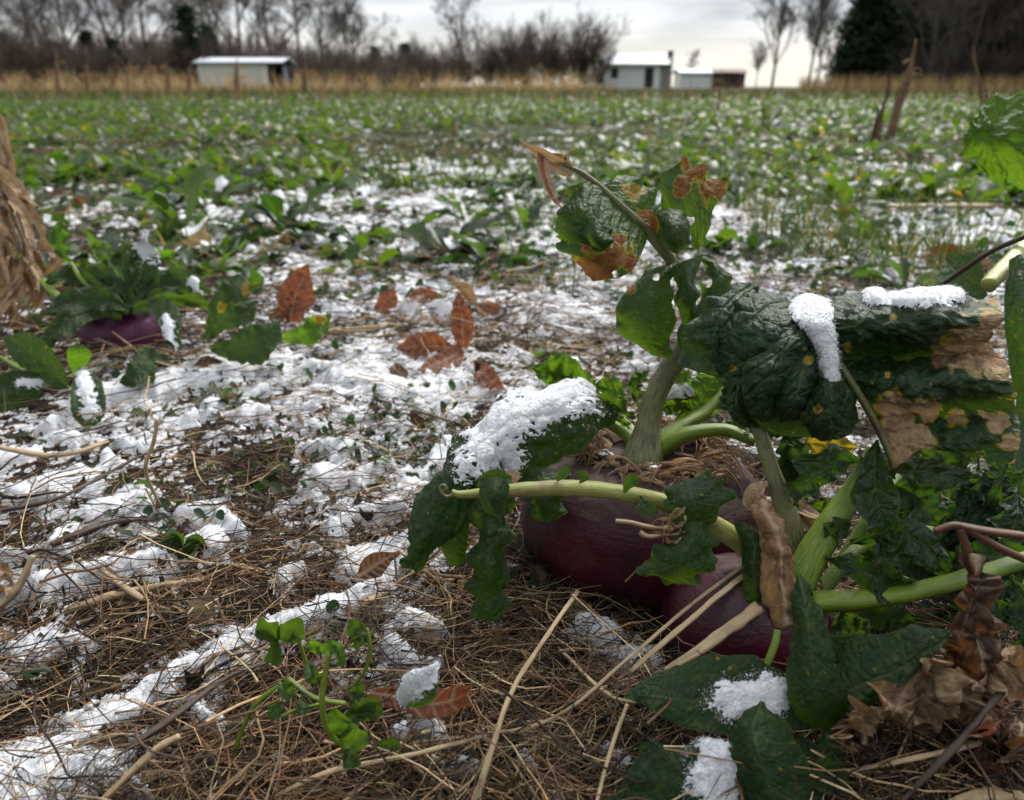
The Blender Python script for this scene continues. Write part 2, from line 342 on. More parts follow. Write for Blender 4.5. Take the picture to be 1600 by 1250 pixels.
def snow_field(x, y):
    z = relief(x, y); px, py, d = proj(np.stack([x, y, z+.008], -1))
    cx = np.clip(px/200, 0, 7.999); ci = cx.astype(int); cf = cx-ci
    ri = np.clip(np.searchsorted(TY, py)-1, 0, len(TY)-2); ty = np.array(TY, float); rf = np.clip((py-ty[ri])/(ty[ri+1]-ty[ri]), 0, 1)
    cov = (TB[ri, ci]*(1-cf)+TB[ri, ci+1]*cf)*(1-rf)+(TB[ri+1, ci]*(1-cf)+TB[ri+1, ci+1]*cf)*rf
    fine = .30*fbm(x/.0065, y/.0065, 41, 2)+.36*vn(x/.0024, y/.0024, 44)+.2*vn(x/.0011, y/.0011, 46)
    n = .6*fbm(x/.075, y/.075, 21, 4, .6)+.62*fbm(x/.017, y/.017, 31, 3, .65)+fine; FINE[0] = fine*1.3
    far = sst(1.5, 5, np.hypot(x, y)); n = n*(1-far)+far*(.75*fbm(x/.22, y/.3, 51, 4, .65)+.35*fbm(x/.06, y/.08, 57, 2))
    m = n*1.3+(cov-.5)*1.55-.08
    bump = np.zeros_like(m)
    for pts, mm in STROKES:
        pts = np.array(pts, float)
        x0, x1 = pts[:, 0].min()-90, pts[:, 0].max()+90; y0, y1 = pts[:, 1].min()-90, pts[:, 1].max()+90
        s = (px > x0) & (px < x1) & (py > y0) & (py < y1)
        if not s.any(): continue
        qx, qy = px[s], py[s]; best = np.full(qx.shape, -9.)
        if len(pts) == 1: pts = np.vstack([pts, pts+[1, 0, 0]])
        for a, b in zip(pts[:-1], pts[1:]):
            dx, dy = b[0]-a[0], b[1]-a[1]; t = np.clip(((qx-a[0])*dx+(qy-a[1])*dy)/(dx*dx+dy*dy), 0, 1)
            dist = np.hypot(qx-a[0]-t*dx, (qy-a[1]-t*dy)); rr = a[2]+(b[2]-a[2])*t
            best = np.maximum(best, 1-dist/rr)
        ns = n[s]; v = best*.95+ns*1.5+.0
        m[s] = np.maximum(m[s], np.where(best > -1.2, v, -9)); bump[s] = np.maximum(bump[s], mm*.00042*sst(-.2, 1.0, best+.35*ns))
    # nothing under the two big roots
    for (cx_, cy_, rr) in ((.081, .407, .069), (.122, .318, .045)):
        m = m-2.5*sst(rr*1.12, rr*.8, np.hypot(x-cx_, y-cy_))
    return m, z, bump
def snow_sheet(r0, r1, dr, amp, name):
    X, Y = polar(r0, r1, dr, -1.02, 1.02, dr); m, z, bump = snow_field(X, Y)
    r = np.hypot(X, Y)
    if amp:
        f1, f2 = voro(X/.0017, Y/.0017, 3); gr = (.55-f1)*.0009+.0006*vn(X/.0011, Y/.0011, 5)+.0009*fbm(X/.006, Y/.006, 6, 2)
        gr = gr*sst(1.6, .6, r)
    else: gr = 0
    ms_ = m-FINE[0]; zz = z+.0005+.0062*sst(-.35, .6, ms_)+.003*np.clip(ms_, 0, 1.2)+bump+gr+.0085*np.clip(fbm(X/.020, Y/.020, 77, 3, .55)+.12, 0, 1)*sst(-.2, .4, ms_)*sst(.30, .62, r)*sst(6, 2, r)*(1+.9*sst(.8, 2.5, r))
    far = sst(1.5, 5, r); zz = zz+far*.02*np.clip(m, 0, 1)
    keep = (m > 0); k4 = keep[:-1, :-1] | keep[1:, :-1] | keep[:-1, 1:] | keep[1:, 1:]
    V = np.stack([X, Y, zz], -1).reshape(-1, 3); F = grid_faces(X.shape[0], X.shape[1], k4)
    used = np.zeros(len(V), bool); used[F.ravel()] = True; idx = np.cumsum(used)-1
    return V[used], idx[F], (m.reshape(-1)[used])
Vs, Fs, ms = snow_sheet(.17, 4.2, .0031, 1, 'snow')
Vf, Ff, mf = snow_sheet(4.2, 34, .0075, 0, 'snow_far')
# loose grains on the near snow and along its edges
rr = np.hypot(Vs[:, 0], Vs[:, 1]); pick = np.where((rr < .95) & (ms > -.1))[0]
pick = RNG.choice(pick, min(42000, len(pick)), replace=False)
def grains(Pn, size):
    n = len(Pn); q = RNG.normal(size=(n, 4, 3)); q /= np.linalg.norm(q, axis=-1, keepdims=True)
    v = Pn[:, None]+q*size[:, None, None]
    b = np.arange(n)[:, None]*4
    f = np.concatenate([b+np.array([0, 1, 2]), b+np.array([0, 2, 3]), b+np.array([0, 3, 1]), b+np.array([1, 3, 2])])
    return v.reshape(-1, 3), f
gp = Vs[pick]+RNG.normal(size=(len(pick), 3))*[.0012, .0012, .0004]
gv, gf = grains(gp, RNG.uniform(.0003, .0007, len(pick)))
o = obj('snow', np.vstack([Vs, Vf]), np.vstack([Fs, Ff+len(Vs)]), M['snow'], base=(0, 0, 0)); kind(o, 'stuff')
o = obj('snow_grains', gv, gf, M['snow'], base=(0, 0, 0), smooth=False); kind(o, 'stuff')
# ------------------------------------------------------------------ straw litter
PAL = np.array([(.42, .28, .14), (.26, .15, .07), (.14, .07, .03), (.07, .036, .018), (.55, .42, .25), (.19, .095, .042), (.04, .022, .012), (.34, .22, .11), (.10, .06, .035), (.21, .11, .05), (.50, .36, .2)])
def litter(n, r0, r1, amax, len_, rad, hmax, S, sides, pref=None, up=0.1, pal=PAL, curl=.35):
    u = RNG.random(n); r = np.exp(np.log(r0)+u*(math.log(r1/r0))); a = RNG.uniform(-amax, amax, n)
    x = r*np.sin(a); y = r*np.cos(a)
    th = RNG.normal(.15, .75, n)+np.where(RNG.random(n) < .2, 1.6, 0); ln = RNG.uniform(*len_, n)*RNG.uniform(.5, 1, n)
    t = np.linspace(-.5, .5, S)[None]; k = RNG.normal(0, curl, n)[:, None]
    cx = x[:, None]+ln[:, None]*(t*np.cos(th)[:, None]-k*t*t*np.sin(th)[:, None]); cy = y[:, None]+ln[:, None]*(t*np.sin(th)[:, None]+k*t*t*np.cos(th)[:, None])
    h0 = RNG.random(n)**1.6*hmax; tilt = RNG.normal(0, up, n); arch = RNG.normal(0, .15, n)
    cz = relief(cx, cy)+h0[:, None]+np.abs(ln[:, None]*tilt[:, None]*(t+.5*np.sign(tilt)[:, None]))+ln[:, None]*arch[:, None]*(.25-t*t)*.5
    wob = ln[:, None]*.03; cx = cx+wob*vn(cx/.012, cy/.012, 8); cy = cy+wob*vn(cx/.012, cy/.012, 12)
    C = np.stack([cx, cy, cz], -1); R = (RNG.uniform(*rad, n)*RNG.uniform(.6, 1, n))[:, None]*np.linspace(1, .5, S)[None]
    if pref is not None:
        keep = pref(x, y); C, R = C[keep], R[keep]
    n = len(C); Vt, Ft = tubes(C, R, sides)
    c = pal[RNG.integers(0, len(pal), n)]*RNG.uniform(.1, 1.2, (n, 1))**1.5; c = c*(.35+.75*(h0[:n] if len(h0) == n else h0[keep])[:, None]/hmax) if False else c; c = np.repeat(c, S*sides, axis=0)
    return Vt, Ft, c
def join(parts):
    V = []; F = []; C = []; b = 0
    for v, f, c in parts: V.append(v); F.append(f+b); C.append(c); b += len(v)
    return np.vstack(V), np.vstack(F), np.vstack(C)
def holes(x, y):
    return (np.hypot(x-.081, y-.407) > .068) & (np.hypot(x-.122, y-.318) > .042)
parts = [litter(26000, .2, .95, 1.0, (.012, .06), (.00018, .00055), .016, 6, 3, holes, .14, curl=.6),
         litter(2400, .2, .9, 1.0, (.05, .13), (.0003, .0009), .022, 8, 4, holes, .16, curl=.6),
         litter(420, .2, .9, 1.0, (.03, .10), (.0009, .0017), .012, 8, 5, holes, .05),
         litter(9000, .8, 3.0, .85, (.04, .15), (.0006, .0016), .022, 5, 3, None, .12),
         litter(3500, 3.0, 12.0, .75, (.08, .3), (.0015, .004), .05, 4, 3, None, .2)]
V, F, C = join(parts); o = obj('straw_litter', V, F, M['litter'], base=(0, 0, 0), attrs={'col': C}); kind(o, 'stuff')
# flattish shreds of rotted leaf between the straws
n = 1500; r = np.exp(RNG.uniform(math.log(.2), math.log(1.1), n)); a = RNG.uniform(-1, 1, n); x = r*np.sin(a); y = r*np.cos(a)
s = RNG.uniform(.002, .007, n); th = RNG.uniform(0, 6.28, n); uu, vv = np.meshgrid(np.linspace(-1, 1, 5), np.linspace(-1, 1, 4), indexing='ij'); uu = uu.ravel(); vv = vv.ravel()
wv = vv[None]*(.45-.3*uu[None]**2)*RNG.uniform(.5, 1.3, (n, 1)); ax = s[:, None]*(uu*np.cos(th)[:, None]-wv*np.sin(th)[:, None]); ay = s[:, None]*(uu*np.sin(th)[:, None]+wv*np.cos(th)[:, None])
az = relief(x, y)[:, None]+RNG.uniform(.001, .010, (n, 1))+s[:, None]*(RNG.normal(0, .35, (n, 1))*uu+RNG.normal(0, .5, (n, 1))*vv+RNG.normal(0, .5, (n, 1))*uu*uu)
keep = holes(x, y); V = np.stack([x[:, None]+ax, y[:, None]+ay, az], -1)[keep]; n = len(V)
g = grid_faces(5, 4); F = (g[None]+(np.arange(n)*20)[:, None, None]).reshape(-1, 4); C = np.repeat(PAL[RNG.integers(0, len(PAL), n)]*RNG.uniform(.15, .6, (n, 1)), 20, axis=0)
o = obj('leaf_shreds', V, F, M['litter'], base=(0, 0, 0), attrs={'col': C}); kind(o, 'stuff')
# ------------------------------------------------------------------ small green ground cover and grass
def small_leaves(n, r0, r1, size, hmax, thr, cols, sd, amax=.95, snowy=None):
    r = np.exp(RNG.uniform(math.log(r0), math.log(r1), n)); a = RNG.uniform(-amax, amax, n); x = r*np.sin(a); y = r*np.cos(a)
    k = (fbm(x/.09, y/.09, sd, 3) > thr) & holes(x, y); x, y, r = x[k], y[k], r[k]; n = len(x)
    s = RNG.uniform(*size, n)*(1+np.clip(r-1, 0, 9)*.4); th = RNG.uniform(0, 6.28, n)
    uu, vv = np.meshgrid(np.linspace(0, 1, 5), np.linspace(-1, 1, 3), indexing='ij'); uu = uu.ravel()[None]; vv = vv.ravel()[None]
    w = vv*.42*np.sin(np.pi*np.clip(uu*.94+.03, 0, 1))**.6; t1 = RNG.normal(.25, .35, (n, 1)); t2 = RNG.normal(0, .6, (n, 1)); cu = RNG.normal(-.5, .4, (n, 1))
    c, q = np.cos(th)[:, None], np.sin(th)[:, None]; s = s[:, None]
    V = np.stack([x[:, None]+s*(uu*c-w*q), y[:, None]+s*(uu*q+w*c), relief(x, y)[:, None]+RNG.random((n, 1))**1.2*hmax*(1+np.clip(r-1, 0, 9)*.4)[:, None]+s*(t1*uu+cu*uu*uu+t2*w+.4*np.abs(vv)*.42)], -1)
    F = (grid_faces(5, 3)[None]+(np.arange(n)*15)[:, None, None]).reshape(-1, 4)
    C = np.repeat(cols[RNG.integers(0, len(cols), n)]*RNG.uniform(.6, 1.3, (n, 1)), 15, axis=0); return V.reshape(-1, 3), F, C
GC = np.array([(.014, .042, .008), (.024, .06, .009), (.009, .03, .009), (.045, .075, .012), (.016, .042, .016)])
V, F, C = join([small_leaves(9000, .3, 1.4, (.004, .010), .016, .10, GC, 71), small_leaves(9000, 1.0, 4.0, (.007, .016), .02, .02, GC, 75)])
o = obj('ground_cover', V, F, M['blades'], base=(0, 0, 0), attrs={'col': C}); kind(o, 'stuff')
def blades(n, fx, hgt, wid, cols, lean=.35, S=5):
    x, y = fx(n); n = len(x); h = RNG.uniform(*hgt, n); wd = RNG.uniform(*wid, n); th = RNG.uniform(0, 6.28, n); ln = RNG.normal(0, lean, n); cv = RNG.uniform(.1, .8, n)
    t = np.linspace(0, 1, S)[None]; dx = (ln[:, None]*t+cv[:, None]*t*t*.6)*h[:, None]
    cx = x[:, None]+dx*np.cos(th)[:, None]; cy = y[:, None]+dx*np.sin(th)[:, None]; cz = relief(x, y)[:, None]+h[:, None]*(t-.25*cv[:, None]*t*t)
    w = wd[:, None]*(1-t**1.5*.92); ph = RNG.uniform(0, 6.28, n)[:, None]; sx, sy = w*np.cos(ph), w*np.sin(ph)
    V = np.stack([np.stack([cx-sx, cy-sy, cz], -1), np.stack([cx+sx, cy+sy, cz], -1)], 2).reshape(-1, 3)
    F = (grid_faces(S, 2)[None]+(np.arange(n)*S*2)[:, None, None]).reshape(-1, 4); C = np.repeat(cols[RNG.integers(0, len(cols), n)]*RNG.uniform(.6, 1.3, (n, 1)), S*2, axis=0)
    return V, F, C
def in_px(x0, x1, y0, y1, k=0):
    def f(n):
        px = RNG.uniform(x0, x1, n); py = RNG.uniform(y0, y1, n); d = HC/(ST+(py-625)/FPX*CT)
        x = d*(px-800)/FPX; y = d*(CT-(py-625)/FPX*ST)
        if k: q = fbm(x/k, y/k, 91, 3) > 0; x, y = x[q], y[q]
        return x, y
    return f
GG = np.array([(.024, .055, .009), (.035, .065, .014), (.015, .04, .009), (.09, .08, .03), (.15, .11, .05)])
TAN = np.array([(.42, .31, .17), (.50, .38, .22), (.33, .23, .12), (.38, .27, .13), (.26, .17, .09)])
V, F, C = join([blades(1800, in_px(1050, 1520, 260, 450, .3), (.04, .12), (.0008, .0016), GG, .5), blades(900, in_px(0, 1600, 250, 500, .4), (.03, .1), (.0008, .0018), GG, .6), blades(5000, in_px(0, 1600, 148, 300), (.03, .10), (.002, .005), GG*1.2, .9), blades(2500, in_px(0, 1600, 250, 420, .3), (.02, .07), (.0012, .003), GG*1.3, .7), blades(260, in_px(150, 800, 560, 900, .2), (.015, .045), (.0005, .0009), GG, .7)])
o = obj('field_grass', V, F, M['blades'], base=(0, 0, 0), attrs={'col': C}); kind(o, 'stuff')
# ------------------------------------------------------------------ leaves, stems, roots
SHEETS = {}
M['leaf_fold'] = leaf_material('leaf_thick', (.0075, .029, .011), (.026, .065, .010), (.05, .105, .008), trans=.2, rough=.38)
def sheet(net, name, mat, parent=None, cell=.011, bulge=.0011, lat=6, ruffle=(0, 3), serr=(0, 0), dead=(), tint=.3, holes_=(), crumple=.0006, vmid=.5, sd=None, res=.0007, edge=.5, world=False, edead=0, pale=0, streak=0):
    sd = sd if sd is not None else random.randint(0, 900)
    net = np.array(net, float)
    W3 = net if world else np.array([[P(*p) for p in row] for row in net])
    Lu = np.linalg.norm(np.diff(W3.mean(1), axis=0), axis=1).sum()*1.1
    Wd = np.linalg.norm(np.diff(W3, axis=1), axis=2).sum(1); Wv = Wd.max()
    nu = int(np.clip(Lu/res, 14, 230)); nv = int(np.clip(Wv/res, 10, 230))
    G = cat(W3, nu); G = cat(G.transpose(1, 0, 2), nv).transpose(1, 0, 2)
    u = np.linspace(0, 1, nu)[:, None]*np.ones((1, nv)); v = np.ones((nu, 1))*np.linspace(0, 1, nv)[None]
    wrow = cat(Wd[:, None], nu)[:, 0].clip(1e-4)
    if serr[1]:
        def saw(s_): 
            q = u[:, 0]*serr[0]+.9*vn(u[:, 0]*serr[0]*.6, u[:, 0]*0+s_, sd+3); fr = q-np.floor(q)
            return np.where(fr < .72, fr/.72, (1-fr)/.28)*(.6+.4*vn(np.floor(q)*1.7, q*0+s_, sd+5))
        a = saw(1.3)*serr[1]; b = saw(7.7)*serr[1]
        if vmid < .1: a = a*0
        if vmid > .9: b = b*0
        v2 = vmid+(v-vmid)*np.where(v < vmid, 1-a[:, None], 1-b[:, None]); fi = np.clip(v2, 0, 1)*(nv-1); i0 = np.minimum(fi.astype(int), nv-2); f = (fi-i0)[..., None]
        r_ = np.arange(nu)[:, None]; G = G[r_, i0]*(1-f)+G[r_, i0+1]*f
    s = (v-vmid)/max(vmid, 1-vmid); Xm = u*Lu; Ym = s*np.maximum(wrow[:, None], Wv*.3)*max(vmid, 1-vmid)
    wx = Xm+.0025*fbm(Xm/.012, Ym/.012, sd, 2); wy = Ym+.0025*fbm(Xm/.012+9, Ym/.012, sd+1, 2)
    f1, f2 = voro(wx/cell, wy/cell, sd & 63); dc = (f2-f1)*cell*.5
    dmid = np.abs(Ym+.0006*vn(Xm/.02, Xm*0, sd)); ph = (wx-np.abs(wy)*.75)/(Lu/max(lat, 1))+.3
    dl = np.abs(ph-np.round(ph))*(Lu/max(lat, 1))*.8 if lat else dc+1
    dv = np.minimum(np.minimum(dmid, dl), dc*1.3+.0003)
    hgt = bulge*(1-np.exp(-dv/(cell*.22)))*sst(1.0, .8, np.abs(s))
    taper = np.clip(1.3-u, .3, 1)
    vein = np.maximum(np.exp(-(dmid/(.0011*taper))**2), np.maximum(.75*np.exp(-(dl/.0006)**2), .38*np.exp(-(dc/.00035)**2)))
    Nn = grid_normals(G); tocam = np.array([0, 0, HC])-G; fl = np.sign((Nn*tocam).sum(-1).mean()) or 1; Nn = Nn*fl
    disp = hgt+crumple*(fbm(Xm/.016, Ym/.016, sd+7, 3)*1.6+.5*fbm(Xm/.005, Ym/.005, sd+8, 2))
    disp = disp+ruffle[0]*np.abs(s)**2.2*np.sin(2*np.pi*ruffle[1]*u+np.sign(s)*1.1+sd+1.5*vn(u*4, s, sd))
    G = G+Nn*disp[..., None]; px, py, d = proj(G)
    de = np.zeros_like(px); nz_ = fbm(Xm/.011, Ym/.011, sd+11, 4, .6)
    for (x0, y0, r, *st) in dead:
        st = st[0] if st else 1; ry = r
        de = np.maximum(de, st*sst(1.25, .6, np.hypot(px-x0, py-y0)/r+nz_*.9))
    if edead: de = np.maximum(de, sst(1-edead, 1.02, np.abs(s)+.35*nz_))
    sp = voro(wx/.0085+31, wy/.0085, (sd+5) & 63)[0]; de = np.maximum(de, .5*(sp < .06)*(RV[(np.floor(wx/.0085*3).astype(int)*7+sd) & 4095] > .8))
    keep = None
    if holes_:
        hm = np.zeros_like(px, bool)
        for (x0, y0, r) in holes_: hm |= (np.hypot(px-x0, (py-y0))/r+nz_*.5) < 1
        keep = ~(hm[:-1, :-1] | hm[1:, 1:])
    ed = sst(.965, 1.0, np.abs(s))*edge; ti = np.clip(tint+.25*nz_, 0, 1)
    if streak: vein = np.clip(.5+.9*vn(Ym/.0011+Xm/.03, Xm/.05, sd), 0, 1)*streak
    at = {'pale': np.full(px.size, float(pale)), 'vein': vein.ravel(), 'dead': de.ravel(), 'edge': ed.ravel(), 'tint': ti.ravel()}
    o = obj(name, G.reshape(-1, 3), grid_faces(nu, nv, keep), mat, parent, at)
    SHEETS[o.name] = (G, Nn, keep); return o
def snow_on(o, blobs, label, thick=.002, lift=.0003, dens=1.0, parent=None, noisea=.9, group=None):
    G, Nn, keep = SHEETS[o.name]
    st = max(1, int(.0007/max(1e-5, np.linalg.norm(G[1, G.shape[1]//2]-G[0, G.shape[1]//2]))))
    G = cat(G, G.shape[0]*2); G = cat(G.transpose(1, 0, 2), G.shape[1]*2).transpose(1, 0, 2)
    Gs = G.copy()
    for _ in range(26):
        Gs[1:-1] = (Gs[:-2]+2*Gs[1:-1]+Gs[2:])/4; Gs[:, 1:-1] = (Gs[:, :-2]+2*Gs[:, 1:-1]+Gs[:, 2:])/4
    Nn = grid_normals(Gs); Nn = Nn*(np.sign((Nn*(np.array([0, 0, HC])-G)).sum(-1, keepdims=True)))
    px, py, d = proj(G); m = np.full(px.shape, -1.)
    for (x0, y0, x1, y1, r) in blobs:
        dx, dy = x1-x0, y1-y0; t = np.clip(((px-x0)*dx+(py-y0)*dy)/(dx*dx+dy*dy+1e-6), 0, 1)
        m = np.maximum(m, 1-np.hypot(px-x0-t*dx, py-y0-t*dy)/r)
    a = G[..., 0]; b = G[..., 1]+G[..., 2]
    m0 = m+noisea*.4*fbm(a/.009, b/.009, 61, 2)
    m = m+noisea*(.55*fbm(a/.009, b/.009, 61, 3)+.5*fbm(a/.0030, b/.0030, 63, 2)+.28*vn(a/.0012, b/.0012, 66))
    f1, _ = voro(a/.0019, b/.0019, 9)
    up = Nn*.6+np.array([0, 0, .6])
    wt = sst(.0, .5, m)[..., None]; V = G*(1-wt)+(Gs+Nn*.0006)*wt+up*(lift+thick*.9*sst(-.25, .9, m0)+(.5-f1)*.00028*sst(0, .4, m)+.00022*vn(a/.0009, b/.0009, 5))[..., None]
    k = m > 0; k4 = k[:-1, :-1] & k[1:, :-1] & k[:-1, 1:] & k[1:, 1:]
    F = grid_faces(G.shape[0], G.shape[1], k4)
    if not len(F): return None
    Vf = V.reshape(-1, 3); used = np.zeros(len(Vf), bool); used[F.ravel()] = True; idx = np.cumsum(used)-1
    cand = np.where((m > -.30).ravel())[0]; n = min(len(cand), int(1300*dens)); c = RNG.choice(cand, n, replace=False)
    gv, gf = grains(Vf[c]+RNG.normal(size=(n, 3))*.0006+[0, 0, .0003], RNG.uniform(.0002, .00045, n))
    nb = int(used.sum()); gq = np.hstack([gf, gf[:, 2:3]])
    V2 = np.vstack([Vf[used], gv]); faces = [tuple(f) for f in idx[F]]+[tuple(f) for f in gf+nb]
    q = obj('snow_patch', V2, faces, M['snow'], parent)
    if parent is None: tag(q, label, 'snow', group)
    return q
def sleaf(mids, w, name='leaf', mat=None, parent=None, roll=0., fold=.25, prof=None, **kw):
    mids = [tuple(m) for m in mids]; K = max(6, len(mids)); c = cat(np.array(mids), K); t = np.gradient(c[:, :2], axis=0); t /= np.linalg.norm(t, axis=1, keepdims=True)+1e-9
    u = np.linspace(0, 1, K)
    pr = np.interp(u, [0, .12, .35, .6, .85, 1], prof or [.12, .35, .85, 1, .62, .04])
    rows = []
    for i in range(K):
        ww = w*pr[i]; nx, ny = -t[i, 1], t[i, 0]; x, y, d = c[i]; q = ww/FPX*d
        cr_ = math.sqrt(max(.1, 1-roll*roll))
        rows.append([(x-nx*ww*cr_, y-ny*ww*cr_, d+q*(roll-fold)), (x, y, d), (x+nx*ww*cr_, y+ny*ww*cr_, d-q*(roll+fold))])
    return sheet(rows, name, mat or M['leaf'], parent, **kw)
def stem(pts, name='stem', mat=None, parent=None, sides=14, n=None, world=False, groove=.12, label=None, cat_=None, bumpy=.05):
    p = np.array(pts, float); W3 = p[:, :3] if world else np.array([P(*q[:3]) for q in p]); r = p[:, 3] if world else p[:, 3]/FPX*p[:, 2]
    n = n or max(8, len(pts)*9); c = cat(np.hstack([W3, r[:, None]]), n); C = c[None, :, :3]; R = np.maximum(c[None, :, 3], 1e-4)
    V, F = tubes(C, R, sides); th = np.tile(np.arange(sides), n)*2*np.pi/sides; s = np.repeat(np.arange(n), sides)/n
    cc = np.repeat(c[:, :3], sides, axis=0); Lm = np.linalg.norm(np.diff(c[:, :3], axis=0), axis=1).sum()
    k = 1+groove*np.cos(3*th+1)+bumpy*vn(s*Lm/.006, th*1.5, 5)+bumpy*vn(s*Lm/.025, th*.6, 15); V = cc+(V-cc)*k[:, None]
    b = len(V); V = np.vstack([V, c[0, :3], c[-1, :3]]); q = np.arange(sides)
    Fl = [tuple(f) for f in F]+[(b, (i+1) % sides, i) for i in range(sides)]+[(b+1, b-sides+i, b-sides+(i+1) % sides) for i in range(sides)]
    at = {'along': np.append(s*Lm/.05, [0, Lm/.05]), 'around': np.append(np.abs(th-np.pi)/np.pi, [0, 0])}
    o = obj(name, V, Fl, mat or M['stem_green'], parent, at)
    if label: tag(o, label, cat_)
    return o
def root_material():
    m, t = newmat('turnip_skin'); b = NB(t); co = b.co(); up = b.attr('up').outputs['Fac']
    mp_ = b.n('ShaderNodeMapping'); mp_.inputs['Scale'].default_value = (1, 1, 3.2); b.l(co, mp_.inputs[0])
    n1 = b.noise(45, 6, .65, mp_.outputs[0]); n2 = b.noise(420, 4, .6); n3 = b.noise(14, 3)
    mp2 = b.n('ShaderNodeMapping'); mp2.inputs['Scale'].default_value = (1, 1, .25); b.l(co, mp2.inputs[0]); rad = b.noise(150, 5, .7, mp2.outputs[0])
    c = b.mix(b.ramp(n3, (.35, .65, 0, 1)), (.020, .0018, .006), (.068, .005, .018))
    c = b.mix(b.m('MULTIPLY', b.ramp(n2, (.6, .7, 0, 1)), .4), c, (.06, .018, .028))
    cork = b.cramp(n1, [(.3, (.018, .007, .008)), (.5, (.05, .026, .024)), (.7, (.12, .08, .06))])
    cork = b.mix(b.ramp(rad, (.45, .6, 0, .6)), cork, (.04, .018, .022))
    f = b.ramp(b.m('ADD', up, b.m('MULTIPLY', b.m('SUBTRACT', n1, .5), 1.1)), (.42, .85, 0, 1))
    c = b.mix(f, c, cork)
    mp3 = b.n('ShaderNodeMapping'); mp3.inputs['Scale'].default_value = (1, 1, 9); b.l(co, mp3.inputs[0]); ln_ = b.noise(75, 5, .7, mp3.outputs[0])
    c = b.mix(b.m('MULTIPLY', b.ramp(ln_, (.62, .70, 0, 1)), .16), c, (.13, .075, .06)); c = b.mix(b.m('MULTIPLY', b.ramp(b.noise(28, 6, .75), (.56, .66, 0, 1)), .5), c, (.05, .03, .02))
    sz = b.n('ShaderNodeSeparateXYZ'); b.l(co, sz.inputs[0]); dz_ = b.ramp(b.m('ADD', sz.outputs[2], b.m('MULTIPLY', b.m('SUBTRACT', b.noise(90, 5, .7), .5), .035)), (.004, .012, .9, 0))
    c = b.mix(dz_, c, (.02, .012, .007))
    b.out(c, b.ramp(b.m('ADD', f, b.m('MULTIPLY', n2, .3)), (0, 1, .22, .85)), .34, b.bump(b.m('ADD', b.m('MULTIPLY', n2, .6), b.m('ADD', n1, b.m('MULTIPLY', f, rad))), .55, .0016))
    return m
M['root'] = root_material()
def root(c, prof, tilt, parent, name='root', seed=4, lob=.03):
    pr = cat(np.array(prof, float), 90); na = 150; th = np.linspace(0, 2*np.pi, na+1)[:-1]
    r = pr[:, 0:1]*(1+lob*np.cos(2*th+.7)+lob*.6*np.cos(3*th+2)+.012*fbm(pr[:, 1:2]/.02+0*th, np.cos(th)*3+np.sin(th)*2, seed, 3))
    z = pr[:, 1:2]+.0022*fbm(np.cos(th)*2.2+pr[:, :1]*30, np.sin(th)*2.2, seed+1, 3)*(pr[:, 1:2] > 0)
    V = np.stack([r*np.cos(th), r*np.sin(th), z+0*th], -1).reshape(-1, 3)
    zn = np.repeat(np.clip(pr[:, 1]/max(pr[:, 1]), 0, 1), na)
    tx, ty = tilt; Rx = np.array([[1, 0, 0], [0, math.cos(tx), -math.sin(tx)], [0, math.sin(tx), math.cos(tx)]]); Ry = np.array([[math.cos(ty), 0, math.sin(ty)], [0, 1, 0], [-math.sin(ty), 0, math.cos(ty)]])
    V = V@(Ry@Rx).T+np.array(c)
    i = np.arange(89)[:, None]*na+np.arange(na)[None]; j = np.arange(89)[:, None]*na+(np.arange(na)[None]+1) % na
    F = np.stack([i, i+na, j+na, j], -1).reshape(-1, 4)
    return obj(name, V, F, M['root'], parent, {'up': sst(.62, 1.0, zn)*1.0+.12*zn})
def ribbon(pts, w, mat, name='strip', parent=None, twist=(0, 1.), cup=.3, res=.0008, **kw):
    W3 = cat(np.array([P(*p) for p in pts]), 9); T = np.gradient(W3, axis=0); T /= np.linalg.norm(T, axis=1, keepdims=True)
    rows = []; view = np.array([0, -CT, ST])
    for i in range(9):
        u = i/8; s0 = np.cross(T[i], view); s0 /= np.linalg.norm(s0)+1e-9; n0 = np.cross(s0, T[i]); a = twist[0]+(twist[1]-twist[0])*u
        s = s0*math.cos(a)+n0*math.sin(a); n_ = n0*math.cos(a)-s0*math.sin(a); ww = w*np.interp(u, [0, .15, .6, 1], [.5, 1, .9, .12])
        rows.append([W3[i]-s*ww+n_*ww*cup, W3[i], W3[i]+s*ww+n_*ww*cup])
    kw.setdefault('streak', 1.); kw.setdefault('bulge', .0002); kw.setdefault('crumple', .0012); kw.setdefault('lat', 0)
    return sheet(rows, name, mat, parent, world=True, res=res, **kw)
# ------------------------------------------------------------------ the big purple turnip and its leaves
T1 = thing('turnip_plant', 'large dark purple turnip half out of the ground with tall wilting leaves', 'turnip plant', (.081, .407, 0))
root((.081, .407, 0), [(.0005, .069), (.018, .070), (.034, .071), (.048, .070), (.060, .065), (.0685, .055), (.073, .040), (.0735, .024), (.069, .008), (.055, -.012), (.03, -.03)], (0, .03), T1)
